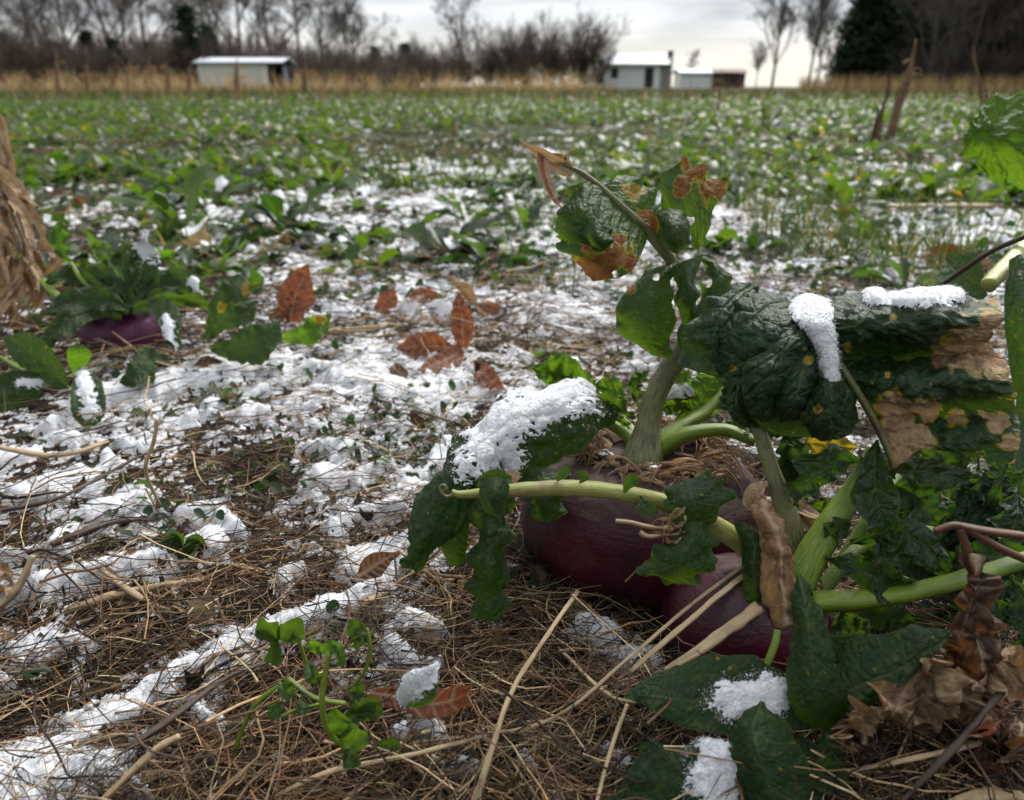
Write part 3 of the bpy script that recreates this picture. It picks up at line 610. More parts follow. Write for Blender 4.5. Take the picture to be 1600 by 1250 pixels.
# crown: dry papery scars round the neck
def collar(c, rad, n, parent, z, sd, a0=0, a1=6.28, ln=(.02, .045)):
    rr = np.random.default_rng(sd); Vs, Fs, b = [], [], 0
    for i in range(n):
        a = rr.uniform(a0, a1); r0 = rad*rr.uniform(.55, 1.0); l = rr.uniform(*ln); w_ = rr.uniform(.0006, .0030); S = 9; t = np.linspace(0, 1, S)
        da = rr.normal(0, .5); aa = a+da*t; r = r0+l*t*rr.uniform(.2, .9); h = z-.002+rr.uniform(0, .010)+.008*np.sin(t*3)*rr.uniform(0, 1)-np.clip(r-rad*1.05, 0, 1)**1.3*rr.uniform(3, 6)
        C = np.stack([c[0]+r*np.cos(aa), c[1]+r*np.sin(aa), h+c[2]], -1); tn = np.stack([-np.sin(aa), np.cos(aa), rr.normal(0, .6)+0*aa], -1); tn /= np.linalg.norm(tn, axis=1, keepdims=True)
        ww = (w_*np.interp(t, [0, .2, 1], [1, .8, .15])*(1+.5*rr.normal(size=S)))[:, None]
        V = np.stack([C-tn*ww, C+[0, 0, .0012], C+tn*ww], 1).reshape(-1, 3); Vs.append(V); Fs.append(grid_faces(S, 3)+b); b += len(V)
    V = np.vstack(Vs); obj('dry_collar', V, np.vstack(Fs), M['husk'], parent, {'vein': np.tile([0, 1, 0], len(V)//3)*.6})
collar((.081, .407, 0), .034, 90, T1, .069, 5); collar((.085, .405, 0), .046, 130, T1, .066, 8, -1.4, 1.2, (.02, .05)); collar((.081, .41, 0), .045, 50, T1, .069, 9, 1.2, 5.5, (.01, .02))
# petioles
stem([(1004, 738, .452, 34), (1006, 708, .452, 29), (1012, 672, .452, 20), (1022, 625, .450, 17), (1042, 582, .446, 17), (1070, 540, .442, 15), (1080, 500, .438, 12), (1070, 450, .434, 10), (1050, 408, .430, 9), (1012, 362, .425, 8), (968, 320, .421, 6), (935, 290, .418, 5), (905, 268, .415, 4), (880, 258, .413, 3)], 'stem', M['stem_pale'], T1)
stem([(1012, 722, .455, 18), (1022, 702, .455, 16), (1060, 670, .462, 13), (1100, 645, .470, 10), (1135, 610, .475, 6)], 'stem', M['stem_green'], T1)
stem([(1015, 722, .452, 18), (1030, 704, .452, 14), (1070, 680, .445, 12), (1130, 672, .440, 10), (1180, 690, .435, 9)], 'stem', M['stem_green'], T1)
stem([(1000, 718, .452, 14), (994, 698, .455, 12), (975, 675, .458, 9), (940, 655, .458, 8), (905, 640, .45, 6)], 'stem', M['stem_green'], T1)
stem([(1002, 700, .462, 9), (985, 670, .475, 7), (950, 640, .49, 6), (900, 612, .50, 5)], 'stem', M['stem_green'], T1)
# upper wilted leaf, in its curled lobes
LM = M['leaf']; d0 = .418
sheet([[(938, 284, .420), (915, 284, .412), (888, 292, .410)], [(958, 306, .421), (915, 325, .402), (870, 340, .412)], [(980, 330, .422), (928, 372, .398), (864, 368, .410)], [(1000, 350, .423), (950, 405, .400), (880, 398, .412)], [(1014, 368, .424), (985, 424, .406), (925, 440, .412)]], 'leaf', LM, T1, dead=[(930, 425, 34), (960, 405, 26), (990, 412, 24), (965, 375, 13, .8), (905, 420, 16)], tint=.45, serr=(9, .10), vmid=0, ruffle=(.003, 2.3), holes_=[(962, 428, 5)], sd=3)
sheet([[(905, 345, .404), (930, 340, .398), (955, 355, .404)], [(905, 370, .400), (935, 372, .392), (958, 378, .400)], [(922, 392, .402), (940, 392, .398), (952, 388, .403)]], 'leaf', LM, T1, dead=[(945, 400, 10)], tint=.5, sd=12, ruffle=(.001, 2))
sheet([[(940, 290, .421), (955, 284, .424), (970, 268, .430)], [(965, 312, .422), (990, 292, .430), (1005, 278, .436)], [(988, 338, .423), (1010, 322, .428), (1028, 308, .434)], [(1004, 352, .424), (1018, 342, .427), (1026, 330, .430)]], 'leaf', LM, T1, dead=[(990, 300, 15, .5), (1008, 335, 10)], tint=.7, serr=(7, .12), vmid=0, ruffle=(.003, 3), sd=21)
sheet([[(1010, 350, .424), (1022, 334, .420), (1040, 325, .418)], [(1016, 358, .424), (1045, 345, .408), (1072, 335, .416)], [(1022, 368, .425), (1050, 375, .406), (1076, 370, .416)], [(1032, 382, .427), (1052, 396, .414), (1064, 396, .420)]], 'leaf', LM, T1, dead=[(1015, 352, 12, .8)], tint=.25, sd=30, ruffle=(.001, 2), crumple=.001)
sheet([[(1034, 330, .430), (1032, 300, .430), (1036, 268, .432), (1066, 248, .434)], [(1060, 345, .430), (1062, 315, .424), (1066, 280, .426), (1085, 255, .430)], [(1085, 385, .431), (1090, 340, .424), (1098, 300, .424), (1108, 270, .430)], [(1090, 402, .432), (1108, 360, .428), (1120, 318, .428), (1133, 300, .434)]], 'leaf', LM, T1, dead=[(1090, 262, 28), (1115, 290, 26), (1068, 290, 14), (1060, 300, 8), (1128, 305, 14)], tint=.6, serr=(8, .06), ruffle=(.004, 2.2), sd=37, holes_=[(1078, 345, 5)], crumple=.0014)
sheet([[(1040, 408, .430), (1062, 412, .424), (1078, 410, .428)], [(990, 440, .425), (1020, 440, .418), (1052, 440, .426)], [(964, 480, .422), (1008, 488, .414), (1056, 480, .424)], [(966, 515, .424), (1010, 530, .418), (1052, 520, .426)], [(1000, 545, .428), (1025, 556, .424), (1048, 560, .428)]], 'leaf', LM, T1, tint=.4, serr=(9, .05), ruffle=(.002, 3), holes_=[(1026, 433, 5)], sd=44, dead=[(984, 450, 7, .7)])
sheet([[(1050, 415, .424), (1070, 408, .418), (1096, 398, .424)], [(1056, 445, .420), (1074, 440, .410), (1088, 440, .418)], [(1056, 475, .420), (1076, 470, .411), (1090, 470, .420)], [(1064, 510, .426), (1074, 508, .420), (1084, 500, .426)]], 'leaf', LM, T1, tint=.25, ruffle=(.0015, 2), sd=51)
sheet([[(1096, 398, .434), (1108, 402, .432), (1120, 408, .436)], [(1100, 425, .430), (1120, 425, .424), (1140, 440, .430)], [(1090, 462, .430), (1112, 465, .420), (1140, 468, .428)], [(1062, 520, .428), (1090, 515, .418), (1118, 505, .424)], [(1058, 560, .434), (1078, 566, .428), (1100, 560, .430)]], 'leaf', LM, T1, tint=.15, serr=(8, .08), ruffle=(.003, 3), sd=58, holes_=[(1103, 440, 9)], crumple=.0014)
ribbon([(895, 272, .414), (868, 255, .412), (842, 236, .410), (816, 222, .409)], .0042, M['husk'], 'dead_strip', T1, (0, 1.2))
ribbon([(846, 235, .412), (850, 275, .408), (862, 305, .407), (880, 330, .408)], .0040, M['dead_red'], 'dead_strip', T1, (.2, 1.0))
ribbon([(893, 262, .414), (888, 250, .413), (890, 238, .412), (902, 230, .412)], .0022, M['husk'], 'dead_strip', T1, (0, 2))
sleaf([(858, 240, .414), (875, 250, .414), (888, 262, .414)], 10, 'leaf', M['leaf'], T1, tint=.5, dead=[(865, 240, 12)])
# drooping left leaf that carries snow
C1 = sheet([[(975, 628, .462), (968, 640, .455), (960, 662, .450)], [(935, 605, .458), (920, 640, .438), (920, 690, .438)], [(870, 604, .452), (858, 650, .422), (868, 728, .426)], [(815, 610, .446), (795, 665, .412), (810, 745, .418)], [(765, 645, .438), (748, 700, .402), (768, 762, .408)], [(718, 690, .430), (712, 740, .394), (738, 790, .402)], [(672, 750, .420), (682, 795, .392), (712, 838, .400)], [(640, 850, .408), (646, 868, .396), (660, 880, .400)], [(632, 888, .402), (636, 888, .398), (641, 886, .400)]], 'leaf', LM, T1, tint=.1, serr=(18, .09), ruffle=(.004, 5), sd=65, crumple=.0022, bulge=.0018, cell=.009)
snow_on(C1, [(905, 618, 835, 630, 34), (830, 630, 770, 675, 44), (765, 690, 745, 720, 34), (790, 700, 800, 720, 22), (870, 640, 845, 660, 16)], 'thick grainy snow cap on the drooping leaf left of the big turnip', .0022, dens=4, noisea=1.15)
sheet([[(732, 740, .402), (765, 745, .394), (800, 738, .404)], [(733, 800, .398), (765, 800, .388), (800, 800, .400)], [(736, 870, .397), (765, 872, .388), (796, 862, .398)], [(734, 925, .398), (762, 930, .391), (792, 915, .398)], [(745, 955, .402), (770, 966, .396), (790, 955, .400)]], 'leaf', LM, T1, tint=.15, serr=(11, .16), ruffle=(.004, 4), sd=72, crumple=.0025, bulge=.0018, cell=.008)
sheet([[(812, 735, .416), (850, 735, .410), (890, 735, .418)], [(815, 770, .414), (850, 775, .402), (884, 768, .412)], [(826, 805, .414), (855, 815, .406), (882, 808, .412)]], 'leaf', LM, T1, tint=.15, serr=(6, .12), ruffle=(.003, 3), sd=79)
sheet([[(680, 790, .41), (710, 800, .404), (736, 790, .41)], [(684, 840, .408), (708, 845, .402), (732, 850, .408)], [(700, 880, .408), (712, 884, .405), (726, 878, .408)]], 'leaf', LM, T1, tint=.55, serr=(6, .12), sd=80)
# small leaves behind the neck
for a in [dict(mids=[(930, 600, .485), (890, 590, .49), (830, 575, .50)], w=30, mat=M['leaf_light'], roll=.3), dict(mids=[(905, 595, .49), (880, 575, .495), (850, 560, .50)], w=22, mat=M['leaf_light']),
          dict(mids=[(1060, 665, .47), (1095, 625, .475), (1125, 580, .48)], w=36, mat=M['leaf_light'], roll=-.2), dict(mids=[(1040, 650, .475), (1060, 610, .48), (1075, 578, .485)], w=26, mat=M['leaf_light'], tint=.6),
          dict(mids=[(990, 655, .452), (955, 625, .452), (920, 620, .455)], w=16, mat=LM, roll=.4), dict(mids=[(1000, 640, .455), (992, 600, .455), (1015, 578, .452)], w=14, mat=LM, roll=.5),
          dict(mids=[(1080, 640, .468), (1050, 632, .47), (1030, 640, .472)], w=16, mat=M['leaf_light']), dict(mids=[(985, 665, .46), (950, 648, .462), (915, 655, .462)], w=16, mat=M['leaf_light']),
          dict(mids=[(1120, 672, .445), (1160, 665, .44), (1195, 680, .44)], w=20, mat=LM, roll=.5), dict(mids=[(1180, 690, .45), (1205, 660, .445), (1240, 655, .44)], w=28, mat=M['leaf_dull']),
          dict(mids=[(1140, 600, .48), (1160, 620, .47), (1180, 660, .46)], w=26, mat=LM), dict(mids=[(980, 640, .48), (955, 610, .485), (930, 600, .49)], w=24, mat=M['leaf_light'])]:
    a.setdefault('tint', .5); sleaf(parent=T1, serr=(9, .18), ruffle=(.003, 4), bulge=.0016, cell=.007, **a)
r_ = sleaf([(1040, 625, .468), (1060, 612, .470), (1085, 618, .472)], 14, 'leaf', LM, T1); snow_on(r_, [(1045, 615, 1075, 612, 15)], 'small snow dab on the inner leaf behind the thick neck', .002, dens=.4)
# snow dabs on the crown
for (px, py, d, s, lab) in [(945, 707, .447, 16, 'flat snow dab on the left rim of the big turnip'), (1018, 727, .430, 11, 'tiny snow dab on the skin of the big turnip')]:
    z0 = P(px, py, d); n = 24; uu, vv = np.meshgrid(np.linspace(-1, 1, n), np.linspace(-1, 1, n), indexing='ij'); q = s/FPX*d
    m = 1-np.hypot(uu, vv)+.5*fbm(uu*2, vv*2, 7, 3); zz = z0[2]+.0015*np.clip(m, 0, 1)+.0006*vn(uu*12, vv*12, 4)-.0006
    V = np.stack([z0[0]+uu*q, z0[1]+vv*q*.8, zz], -1); k = m > .05; k4 = k[:-1, :-1] & k[1:, :-1] & k[:-1, 1:] & k[1:, 1:]
    tag(obj('snow_patch', V.reshape(-1, 3), grid_faces(n, n, k4), M['snow']), lab, 'snow')
# ------------------------------------------------------------------ the smaller turnip to the right with the big curled leaf
T2 = thing('turnip_plant', 'smaller purple turnip lying low under dry straw with a huge curled snow-striped leaf', 'turnip plant', (.125, .320, 0))
root((.122, .318, .0), [(.0005, .045), (.012, .046), (.022, .044), (.034, .038), (.042, .027), (.045, .014), (.042, 0), (.030, -.016), (.012, -.03)], (-.25, .35), T2, seed=14)
collar((.140, .322, 0), .020, 34, T2, .040, 15, ln=(.012, .03))
stem([(1245, 900, .385, 20), (1240, 850, .385, 19), (1225, 790, .385, 16), (1208, 740, .386, 12), (1193, 695, .388, 11), (1183, 655, .390, 10), (1190, 600, .395, 9), (1230, 520, .405, 8), (1262, 480, .405, 7)], 'stem', M['stem_pale'], T2)
BR = sheet([[(1262, 474, .402), (1340, 463, .402), (1400, 462, .402), (1480, 460, .402), (1562, 462, .402)],
            [(1284, 500, .382), (1345, 488, .368), (1410, 486, .362), (1480, 486, .362), (1568, 488, .370)],
            [(1298, 530, .378), (1350, 520, .362), (1410, 520, .356), (1480, 515, .358), (1556, 512, .366)],
            [(1308, 553, .384), (1360, 545, .376), (1420, 542, .374), (1480, 538, .375), (1545, 532, .380)],
            [(1316, 570, .386), (1380, 562, .388), (1430, 560, .388), (1500, 556, .388), (1568, 560, .384)],
            [(1328, 590, .376), (1390, 592, .364), (1440, 594, .360), (1500, 588, .364), (1582, 590, .370)],
            [(1342, 615, .378), (1400, 624, .366), (1450, 624, .364), (1505, 612, .370), (1588, 620, .374)],
            [(1360, 650, .384), (1415, 645, .386), (1460, 646, .388), (1510, 645, .388), (1592, 655, .382)],
            [(1384, 695, .378), (1425, 680, .378), (1470, 684, .380), (1520, 688, .380), (1594, 695, .376)],
            [(1398, 742, .378), (1432, 705, .378), (1480, 705, .382), (1530, 712, .384), (1588, 724, .380)]], 'leaf', M['leaf_fold'], T2, cell=.014, bulge=.0019, lat=7, vmid=0, tint=.05, crumple=.0026,
           ruffle=(.0015, 6), serr=(14, .02), pale=1, dead=[(1490, 548, 26), (1530, 550, 34), (1565, 560, 22), (1545, 500, 14), (1400, 650, 34), (1450, 640, 22), (1395, 690, 34), (1440, 690, 28), (1410, 712, 22), (1490, 655, 15, .7), (1560, 660, 14), (1578, 690, 12), (1387, 586, 6, .7), (1325, 545, 8, .5), (1395, 495, 5, .5), (1568, 470, 12)], sd=101, edge=.8, edead=.03)
snow_on(BR, [(1360, 466, 1495, 464, 15), (1400, 472, 1450, 472, 12), (1270, 475, 1300, 560, 14)], 'long snow ridge along the top edge of the curled leaf', .0028, dens=2, noisea=.55)
def BLs(rows, sd, **kw): return sheet(rows, 'leaf', M['leaf_fold'], T2, cell=.014, bulge=.0019, tint=.05, crumple=.0014, sd=sd, **{**dict(lat=5, ruffle=(.001, 3), edge=.5), **kw})
B0 = BLs([[(1268, 474, .402), (1225, 466, .400), (1190, 450, .402), (1150, 448, .408)], [(1282, 510, .384), (1230, 500, .372), (1180, 478, .376), (1128, 480, .392)], [(1296, 550, .380), (1240, 545, .362), (1178, 530, .366), (1112, 520, .384)], [(1308, 590, .382), (1255, 590, .366), (1185, 590, .368), (1118, 570, .384)], [(1318, 625, .386), (1270, 635, .374), (1200, 650, .374), (1140, 620, .384)], [(1326, 655, .390), (1290, 668, .384), (1240, 680, .384), (1170, 660, .390)]], 111, vmid=0, dead=[(1145, 575, 5, .5)])
BLs([[(1300, 500, .376), (1262, 502, .370), (1225, 510, .374)], [(1285, 530, .370), (1235, 535, .358), (1180, 548, .366)], [(1262, 570, .366), (1210, 575, .352), (1158, 585, .362)], [(1228, 615, .368), (1195, 622, .356), (1162, 625, .364)], [(1205, 655, .376), (1190, 658, .368), (1172, 655, .374)]], 118, dead=[(1258, 545, 5, .5)])
BLs([[(1300, 540, .372), (1272, 540, .366), (1250, 552, .370)], [(1290, 575, .368), (1252, 582, .354), (1220, 590, .362)], [(1275, 615, .368), (1240, 625, .354), (1212, 628, .362)], [(1258, 655, .374), (1238, 662, .364), (1222, 655, .370)]], 125, dead=[(1262, 562, 6, .5)])
BLs([[(1310, 560, .374), (1296, 562, .368), (1280, 575, .372)], [(1330, 600, .372), (1296, 602, .356), (1262, 612, .364)], [(1344, 640, .374), (1300, 650, .356), (1252, 655, .364)], [(1338, 672, .380), (1302, 688, .366), (1268, 682, .372)]], 132, dead=[(1278, 640, 8, .9), (1250, 668, 9)])
BLs([[(1190, 452, .398), (1175, 445, .396), (1150, 450, .398)], [(1160, 500, .386), (1135, 478, .384), (1108, 470, .392)], [(1150, 560, .384), (1115, 530, .380), (1068, 520, .390)], [(1160, 600, .388), (1120, 590, .384), (1062, 568, .394)]], 139, ruffle=(.003, 3))
BLs([[(1168, 600, .380), (1150, 600, .374), (1128, 610, .380)], [(1176, 640, .380), (1150, 640, .372), (1128, 632, .380)], [(1190, 668, .384), (1170, 668, .378), (1152, 660, .384)]], 140)
stem([(1270, 478, .383, 5), (1290, 530, .372, 5), (1312, 570, .372, 6), (1335, 605, .370, 6), (1362, 650, .371, 6), (1385, 698, .372, 5), (1397, 738, .374, 4)], 'midrib', M['stem_purple'], T2)
strp = sheet([[(1226, 474, .398), (1262, 468, .398), (1300, 468, .398)], [(1238, 500, .368), (1270, 500, .364), (1302, 500, .366)], [(1268, 530, .362), (1286, 530, .358), (1302, 530, .362)], [(1278, 565, .361), (1293, 565, .357), (1306, 562, .361)], [(1284, 600, .362), (1297, 600, .358), (1308, 598, .362)]], 'leaf', LM, T2, tint=.1, sd=150)
snow_on(strp, [(1256, 474, 1272, 490, 30), (1272, 495, 1290, 540, 21), (1292, 540, 1299, 592, 15)], 'vertical snow stripe in the groove of the curled leaf', .0022, dens=2, noisea=.8)
# long yellow stem that crosses in front of the big root
stem([(1205, 885, .385, 16), (1170, 855, .383, 16), (1120, 822, .380, 15), (1060, 792, .374, 14), (985, 772, .368, 13), (900, 762, .364, 13), (830, 764, .360, 12), (770, 768, .358, 9), (722, 772, .357, 6), (706, 768, .357, 4)], 'stem', M['stem_yellow'], T2)
stem([(712, 772, .357, 3.5), (698, 776, .357, 3), (690, 770, .356, 2.6), (688, 761, .356, 2.3), (694, 758, .355, 2), (698, 764, .355, 1.8), (693, 767, .355, 1.5)], 'tendril', M['stem_purple'], T2)
kw = dict(parent=T2, tint=.25)
sheet([[(750, 748, .352), (778, 745, .347), (796, 760, .352)], [(748, 775, .350), (772, 775, .341), (794, 778, .350)], [(755, 800, .352), (774, 806, .346), (790, 798, .352)]], 'leaf', M['leaf_dull'], T2, tint=.3, sd=160)
for mids, w_ in [([(870, 752, .360), (880, 740, .359), (892, 730, .358)], 8), ([(905, 755, .360), (915, 744, .360), (895, 738, .358)], 7), ([(975, 770, .362), (985, 752, .358), (1002, 748, .357)], 11), ([(1000, 775, .362), (1010, 795, .358), (1030, 800, .356)], 13), ([(745, 760, .355), (765, 745, .352), (800, 745, .352)], 10)]:
    sleaf(mids, w_, 'leaf', LM, **kw)
sleaf([(800, 752, .354), (808, 744, .353), (790, 736, .352)], 6, 'leaf', M['husk'], T2)
sheet([[(1045, 755, .364), (1075, 750, .358), (1108, 738, .364)], [(1036, 775, .362), (1080, 775, .350), (1128, 752, .358)], [(1045, 800, .362), (1085, 800, .350), (1147, 775, .360)], [(1062, 815, .364), (1085, 825, .356), (1108, 815, .362)]], 'leaf', M['leaf_gloss'], T2, tint=.25, serr=(6, .08), ruffle=(.002, 3), sd=170)
sheet([[(1055, 800, .362), (1085, 800, .356), (1115, 805, .362)], [(1045, 840, .358), (1082, 840, .350), (1118, 840, .358)], [(1010, 868, .356), (1068, 872, .348), (1118, 868, .358)], [(995, 892, .356), (1060, 898, .350), (1110, 888, .358)], [(1040, 908, .360), (1062, 912, .356), (1085, 908, .360)]], 'leaf', LM, T2, tint=.5, serr=(9, .14), ruffle=(.003, 3), sd=177)
sheet([[(1145, 818, .372), (1162, 815, .366), (1180, 822, .372)], [(1156, 850, .368), (1178, 850, .358), (1198, 850, .366)], [(1158, 895, .366), (1178, 895, .358), (1196, 890, .366)], [(1160, 930, .368), (1178, 932, .362), (1192, 925, .368)], [(1175, 945, .37), (1183, 948, .368), (1190, 942, .37)]], 'leaf', M['leaf_gloss'], T2, tint=.2, sd=184, serr=(6, .05))
# withered bud cluster on the stem
for k in range(16):
    a = (1060+random.gauss(0, 12), 815+random.gauss(4, 14), .352+random.gauss(0, .003))
    ribbon([a, (a[0]-random.uniform(5, 22), a[1]+random.uniform(-10, 18), a[2]-.002), (a[0]-random.uniform(10, 30), a[1]+random.uniform(-6, 30), a[2])], .0014, M['husk'], 'dead_strip', T2, (0, random.uniform(1, 4)), res=.0012)
stem([(1050, 828, .352, 3), (1010, 822, .35, 3.2), (985, 816, .35, 3.4), (962, 814, .35, 3.4)], 'stub', M['straw_big'], T2); stem([(1045, 835, .352, 3), (1015, 838, .35, 3.5), (1000, 832, .35, 4)], 'stub', M['straw_big'], T2)
# hanging dead leaf
sheet([[(1172, 770, .372), (1186, 760, .368), (1200, 775, .372)], [(1178, 800, .366), (1195, 795, .360), (1212, 800, .368)], [(1186, 840, .364), (1212, 835, .356), (1232, 835, .366)], [(1190, 885, .362), (1220, 880, .354), (1246, 870, .364)], [(1186, 930, .364), (1222, 925, .356), (1248, 912, .364)], [(1212, 965, .366), (1224, 965, .360), (1236, 955, .366)], [(1224, 992, .368), (1228, 994, .366), (1232, 990, .368)]], 'dead_leaf', M['husk'], T2, serr=(5, .22), ruffle=(.0015, 2.3), crumple=.0035, bulge=.0009, cell=.006, lat=0, sd=190)
for p_ in [[(1175, 800, .372), (1180, 770, .376), (1200, 752, .38)], [(1235, 780, .386), (1260, 800, .385), (1290, 815, .385)], [(1250, 792, .386), (1270, 830, .384), (1330, 840, .384)]]:
    ribbon([p_[0], p_[1], p_[2]], .005, M['husk'], 'dead_strip', T2, (0, 1.5))
# big green petioles and dark tangled leaves to the right
T3 = thing('turnip_plant', 'crowded turnip top at right with thick green petioles and dark glossy crumpled leaves', 'turnip plant', H(1330, 980))
stem([(1240, 925, .372, 24), (1262, 880, .372, 23), (1295, 825, .374, 21), (1325, 780, .378, 18), (1350, 735, .382, 13), (1362, 700, .385, 8)], 'petiole', M['stem_green'], T3)
stem([(1272, 942, .362, 17), (1350, 938, .355, 15), (1430, 925, .350, 14), (1510, 905, .348, 14), (1590, 880, .346, 13), (1680, 850, .346, 12)], 'petiole', M['stem_green'], T3)
stem([(1275, 935, .38, 12), (1340, 860, .388, 11), (1400, 830, .395, 9), (1480, 835, .40, 9), (1560, 850, .40, 9)], 'petiole', M['stem_green'], T3)
stem([(1500, 860, .40, 9), (1480, 790, .41, 8), (1465, 720, .42, 7)], 'petiole', M['stem_green'], T3); stem([(1300, 900, .39, 9), (1370, 790, .40, 8), (1410, 740, .41, 6)], 'petiole', M['stem_green'], T3)
for a in [dict(mids=[(1450+random.uniform(-60, 150), 760+random.uniform(-70, 180), .40+random.uniform(-.02, .04)), (1470+random.uniform(-60, 130), 800+random.uniform(-60, 140), .40), (1500+random.uniform(-90, 130), 830+random.uniform(-70, 150), .39)], w=random.uniform(22, 44), roll=random.uniform(-.5, .5)) for _ in range(12)]+[dict(mids=[(1360, 725, .380), (1300, 718, .376), (1262, 750, .372), (1238, 790, .37)], w=30, roll=.35), dict(mids=[(1370, 690, .376), (1365, 740, .364), (1375, 800, .360), (1398, 845, .362)], w=36, roll=-.2),
          dict(mids=[(1385, 740, .374), (1430, 735, .366), (1480, 745, .366), (1510, 755, .37)], w=26, roll=.4), dict(mids=[(1400, 760, .385), (1440, 780, .376), (1470, 820, .378)], w=40, roll=.1),
          dict(mids=[(1330, 850, .372), (1400, 830, .364), (1450, 860, .362), (1478, 900, .362)], w=30, roll=.2), dict(mids=[(1290, 870, .366), (1350, 890, .354), (1400, 920, .350), (1425, 905, .352)], w=32, roll=-.2),
          dict(mids=[(1290, 860, .372), (1305, 830, .366), (1330, 815, .366)], w=22, roll=.3), dict(mids=[(1340, 870, .37), (1380, 880, .362), (1430, 850, .362)], w=34, roll=.1),
          dict(mids=[(1225, 690, .402), (1235, 740, .398), (1240, 800, .395)], w=34, mat=M['leaf_dull'], roll=.1), dict(mids=[(1220, 650, .41), (1240, 700, .405), (1250, 760, .40)], w=24, mat=M['leaf_dull']),
          dict(mids=[(1480, 740, .42), (1500, 800, .41), (1510, 850, .41)], w=44, mat=LM), dict(mids=[(1440, 710, .42), (1430, 760, .42), (1460, 810, .42)], w=46, mat=LM, roll=.2),
          dict(mids=[(1540, 720, .42), (1560, 760, .41), (1600, 800, .41)], w=50, mat=M['leaf_light'], roll=.1), dict(mids=[(1590, 760, .39), (1580, 820, .38), (1560, 850, .38)], w=34, mat=M['leaf_gloss']),
          dict(mids=[(1500, 850, .37), (1550, 870, .36), (1610, 860, .36)], w=30, mat=M['leaf_gloss'], roll=.2), dict(mids=[(1420, 870, .39), (1480, 880, .385), (1540, 880, .38)], w=26, mat=M['leaf_gloss']),
          dict(mids=[(1310, 950, .37), (1330, 985, .365), (1360, 1010, .362)], w=30, mat=LM), dict(mids=[(1580, 900, .36), (1600, 960, .36), (1590, 1010, .36)], w=30, mat=M['leaf_dull']),
          dict(mids=[(1240, 780, .42), (1290, 800, .42), (1320, 790, .42)], w=20, mat=LM), dict(mids=[(1380, 690, .44), (1460, 690, .44), (1520, 720, .44)], w=40, mat=LM),
          dict(mids=[(1300, 950, .38), (1380, 960, .38), (1440, 990, .37)], w=26, mat=LM), dict(mids=[(1240, 690, .47), (1290, 695, .47), (1340, 700, .47)], w=22, mat=M['leaf_light'], tint=.9, dead=[(1255, 695, 16), (1300, 700, 60, .4)]),
          dict(mids=[(1500, 940, .37), (1540, 960, .36), (1600, 950, .36)], w=26, mat=M['leaf_gloss']), dict(mids=[(1420, 800, .40), (1390, 850, .40), (1350, 870, .40)], w=36, mat=M['leaf_gloss'])]:
    a.setdefault('mat', M['leaf_gloss']); a.setdefault('tint', .15)
    sleaf(parent=T3, serr=(9, .12), ruffle=(.004, 3.5), bulge=.0016, crumple=.0022, cell=.008, **a)
for mids in [[(1640, 890, .31), (1560, 855, .312), (1500, 822, .315), (1460, 830, .318)], [(1500, 822, .315), (1540, 830, .312), (1600, 838, .31), (1650, 850, .31)], [(1500, 826, .315), (1512, 860, .316), (1520, 890, .316)]]:
    stem([m_+(6,) for m_ in mids], 'dead_stem', M['stalk_red'], T3)
sheet([[(1512, 870, .318), (1522, 868, .314), (1530, 880, .318)], [(1498, 920, .316), (1530, 915, .308), (1556, 925, .316)], [(1480, 960, .318), (1528, 965, .306), (1560, 970, .316)], [(1490, 1000, .318), (1532, 1010, .308), (1580, 1000, .318)], [(1510, 1030, .32), (1530, 1040, .316), (1552, 1035, .32)]], 'dead_leaf', M['dead_brown'], T3, serr=(7, .35), ruffle=(.003, 2.6), crumple=.006, lat=0, sd=205)
# leaves at the right border, nearer the sky
T4 = thing('turnip_plant', 'tall turnip leaves at the right edge, one bright green against the field', 'turnip plant', H(1640, 620))
stem([(1720, 560, .56, 12), (1665, 400, .60, 12), (1640, 300, .64, 10), (1620, 220, .66, 8)], 'petiole', M['stem_green'], T4)
sheet([[(1690, 150, .66), (1690, 225, .66), (1690, 300, .68)], [(1640, 142, .66), (1640, 220, .65), (1640, 300, .68)], [(1590, 148, .66), (1590, 220, .64), (1590, 296, .67)], [(1545, 155, .66), (1545, 215, .64), (1555, 290, .67)], [(1520, 180, .66), (1520, 215, .65), (1528, 262, .66)], [(1505, 205, .66), (1505, 218, .655), (1508, 235, .66)]], 'leaf', M['leaf_light'], T4, tint=.55, serr=(13, .09), ruffle=(.006, 5), sd=222, lat=6, bulge=.004, cell=.02, crumple=.004, res=.0012)
stem([(1640, 330, .52, 13), (1600, 388, .50, 13), (1570, 420, .48, 13), (1545, 446, .47, 12)], 'petiole', M['stem_yellow'], T4)
sheet([[(1575, 405, .47), (1610, 395, .46), (1660, 400, .47)], [(1566, 470, .46), (1600, 480, .45), (1660, 480, .46)], [(1580, 560, .46), (1610, 570, .45), (1660, 570, .46)], [(1585, 640, .46), (1615, 650, .455), (1660, 650, .46)], [(1540, 730, .45), (1590, 720, .445), (1660, 730, .45)], [(1570, 790, .45), (1600, 800, .445), (1650, 800, .45)]], 'leaf', M['leaf_gloss'], T4, tint=.3, serr=(8, .08), sd=230, res=.0012, ruffle=(.003, 2))
sleaf([(1540, 465, .60), (1500, 430, .62), (1478, 405, .64)], 44, 'leaf', M['leaf_dull'], T4, tint=.7, roll=.2, res=.0012)
stem([(1455, 456, .55, 3.5), (1500, 425, .53, 3.8), (1550, 392, .51, 4), (1610, 366, .49, 4.2)], 'grass_blade', M['stick_dark'], None, label='dark wiry grass blade arching in front of the pale leaf at the right edge', cat_='grass blade')
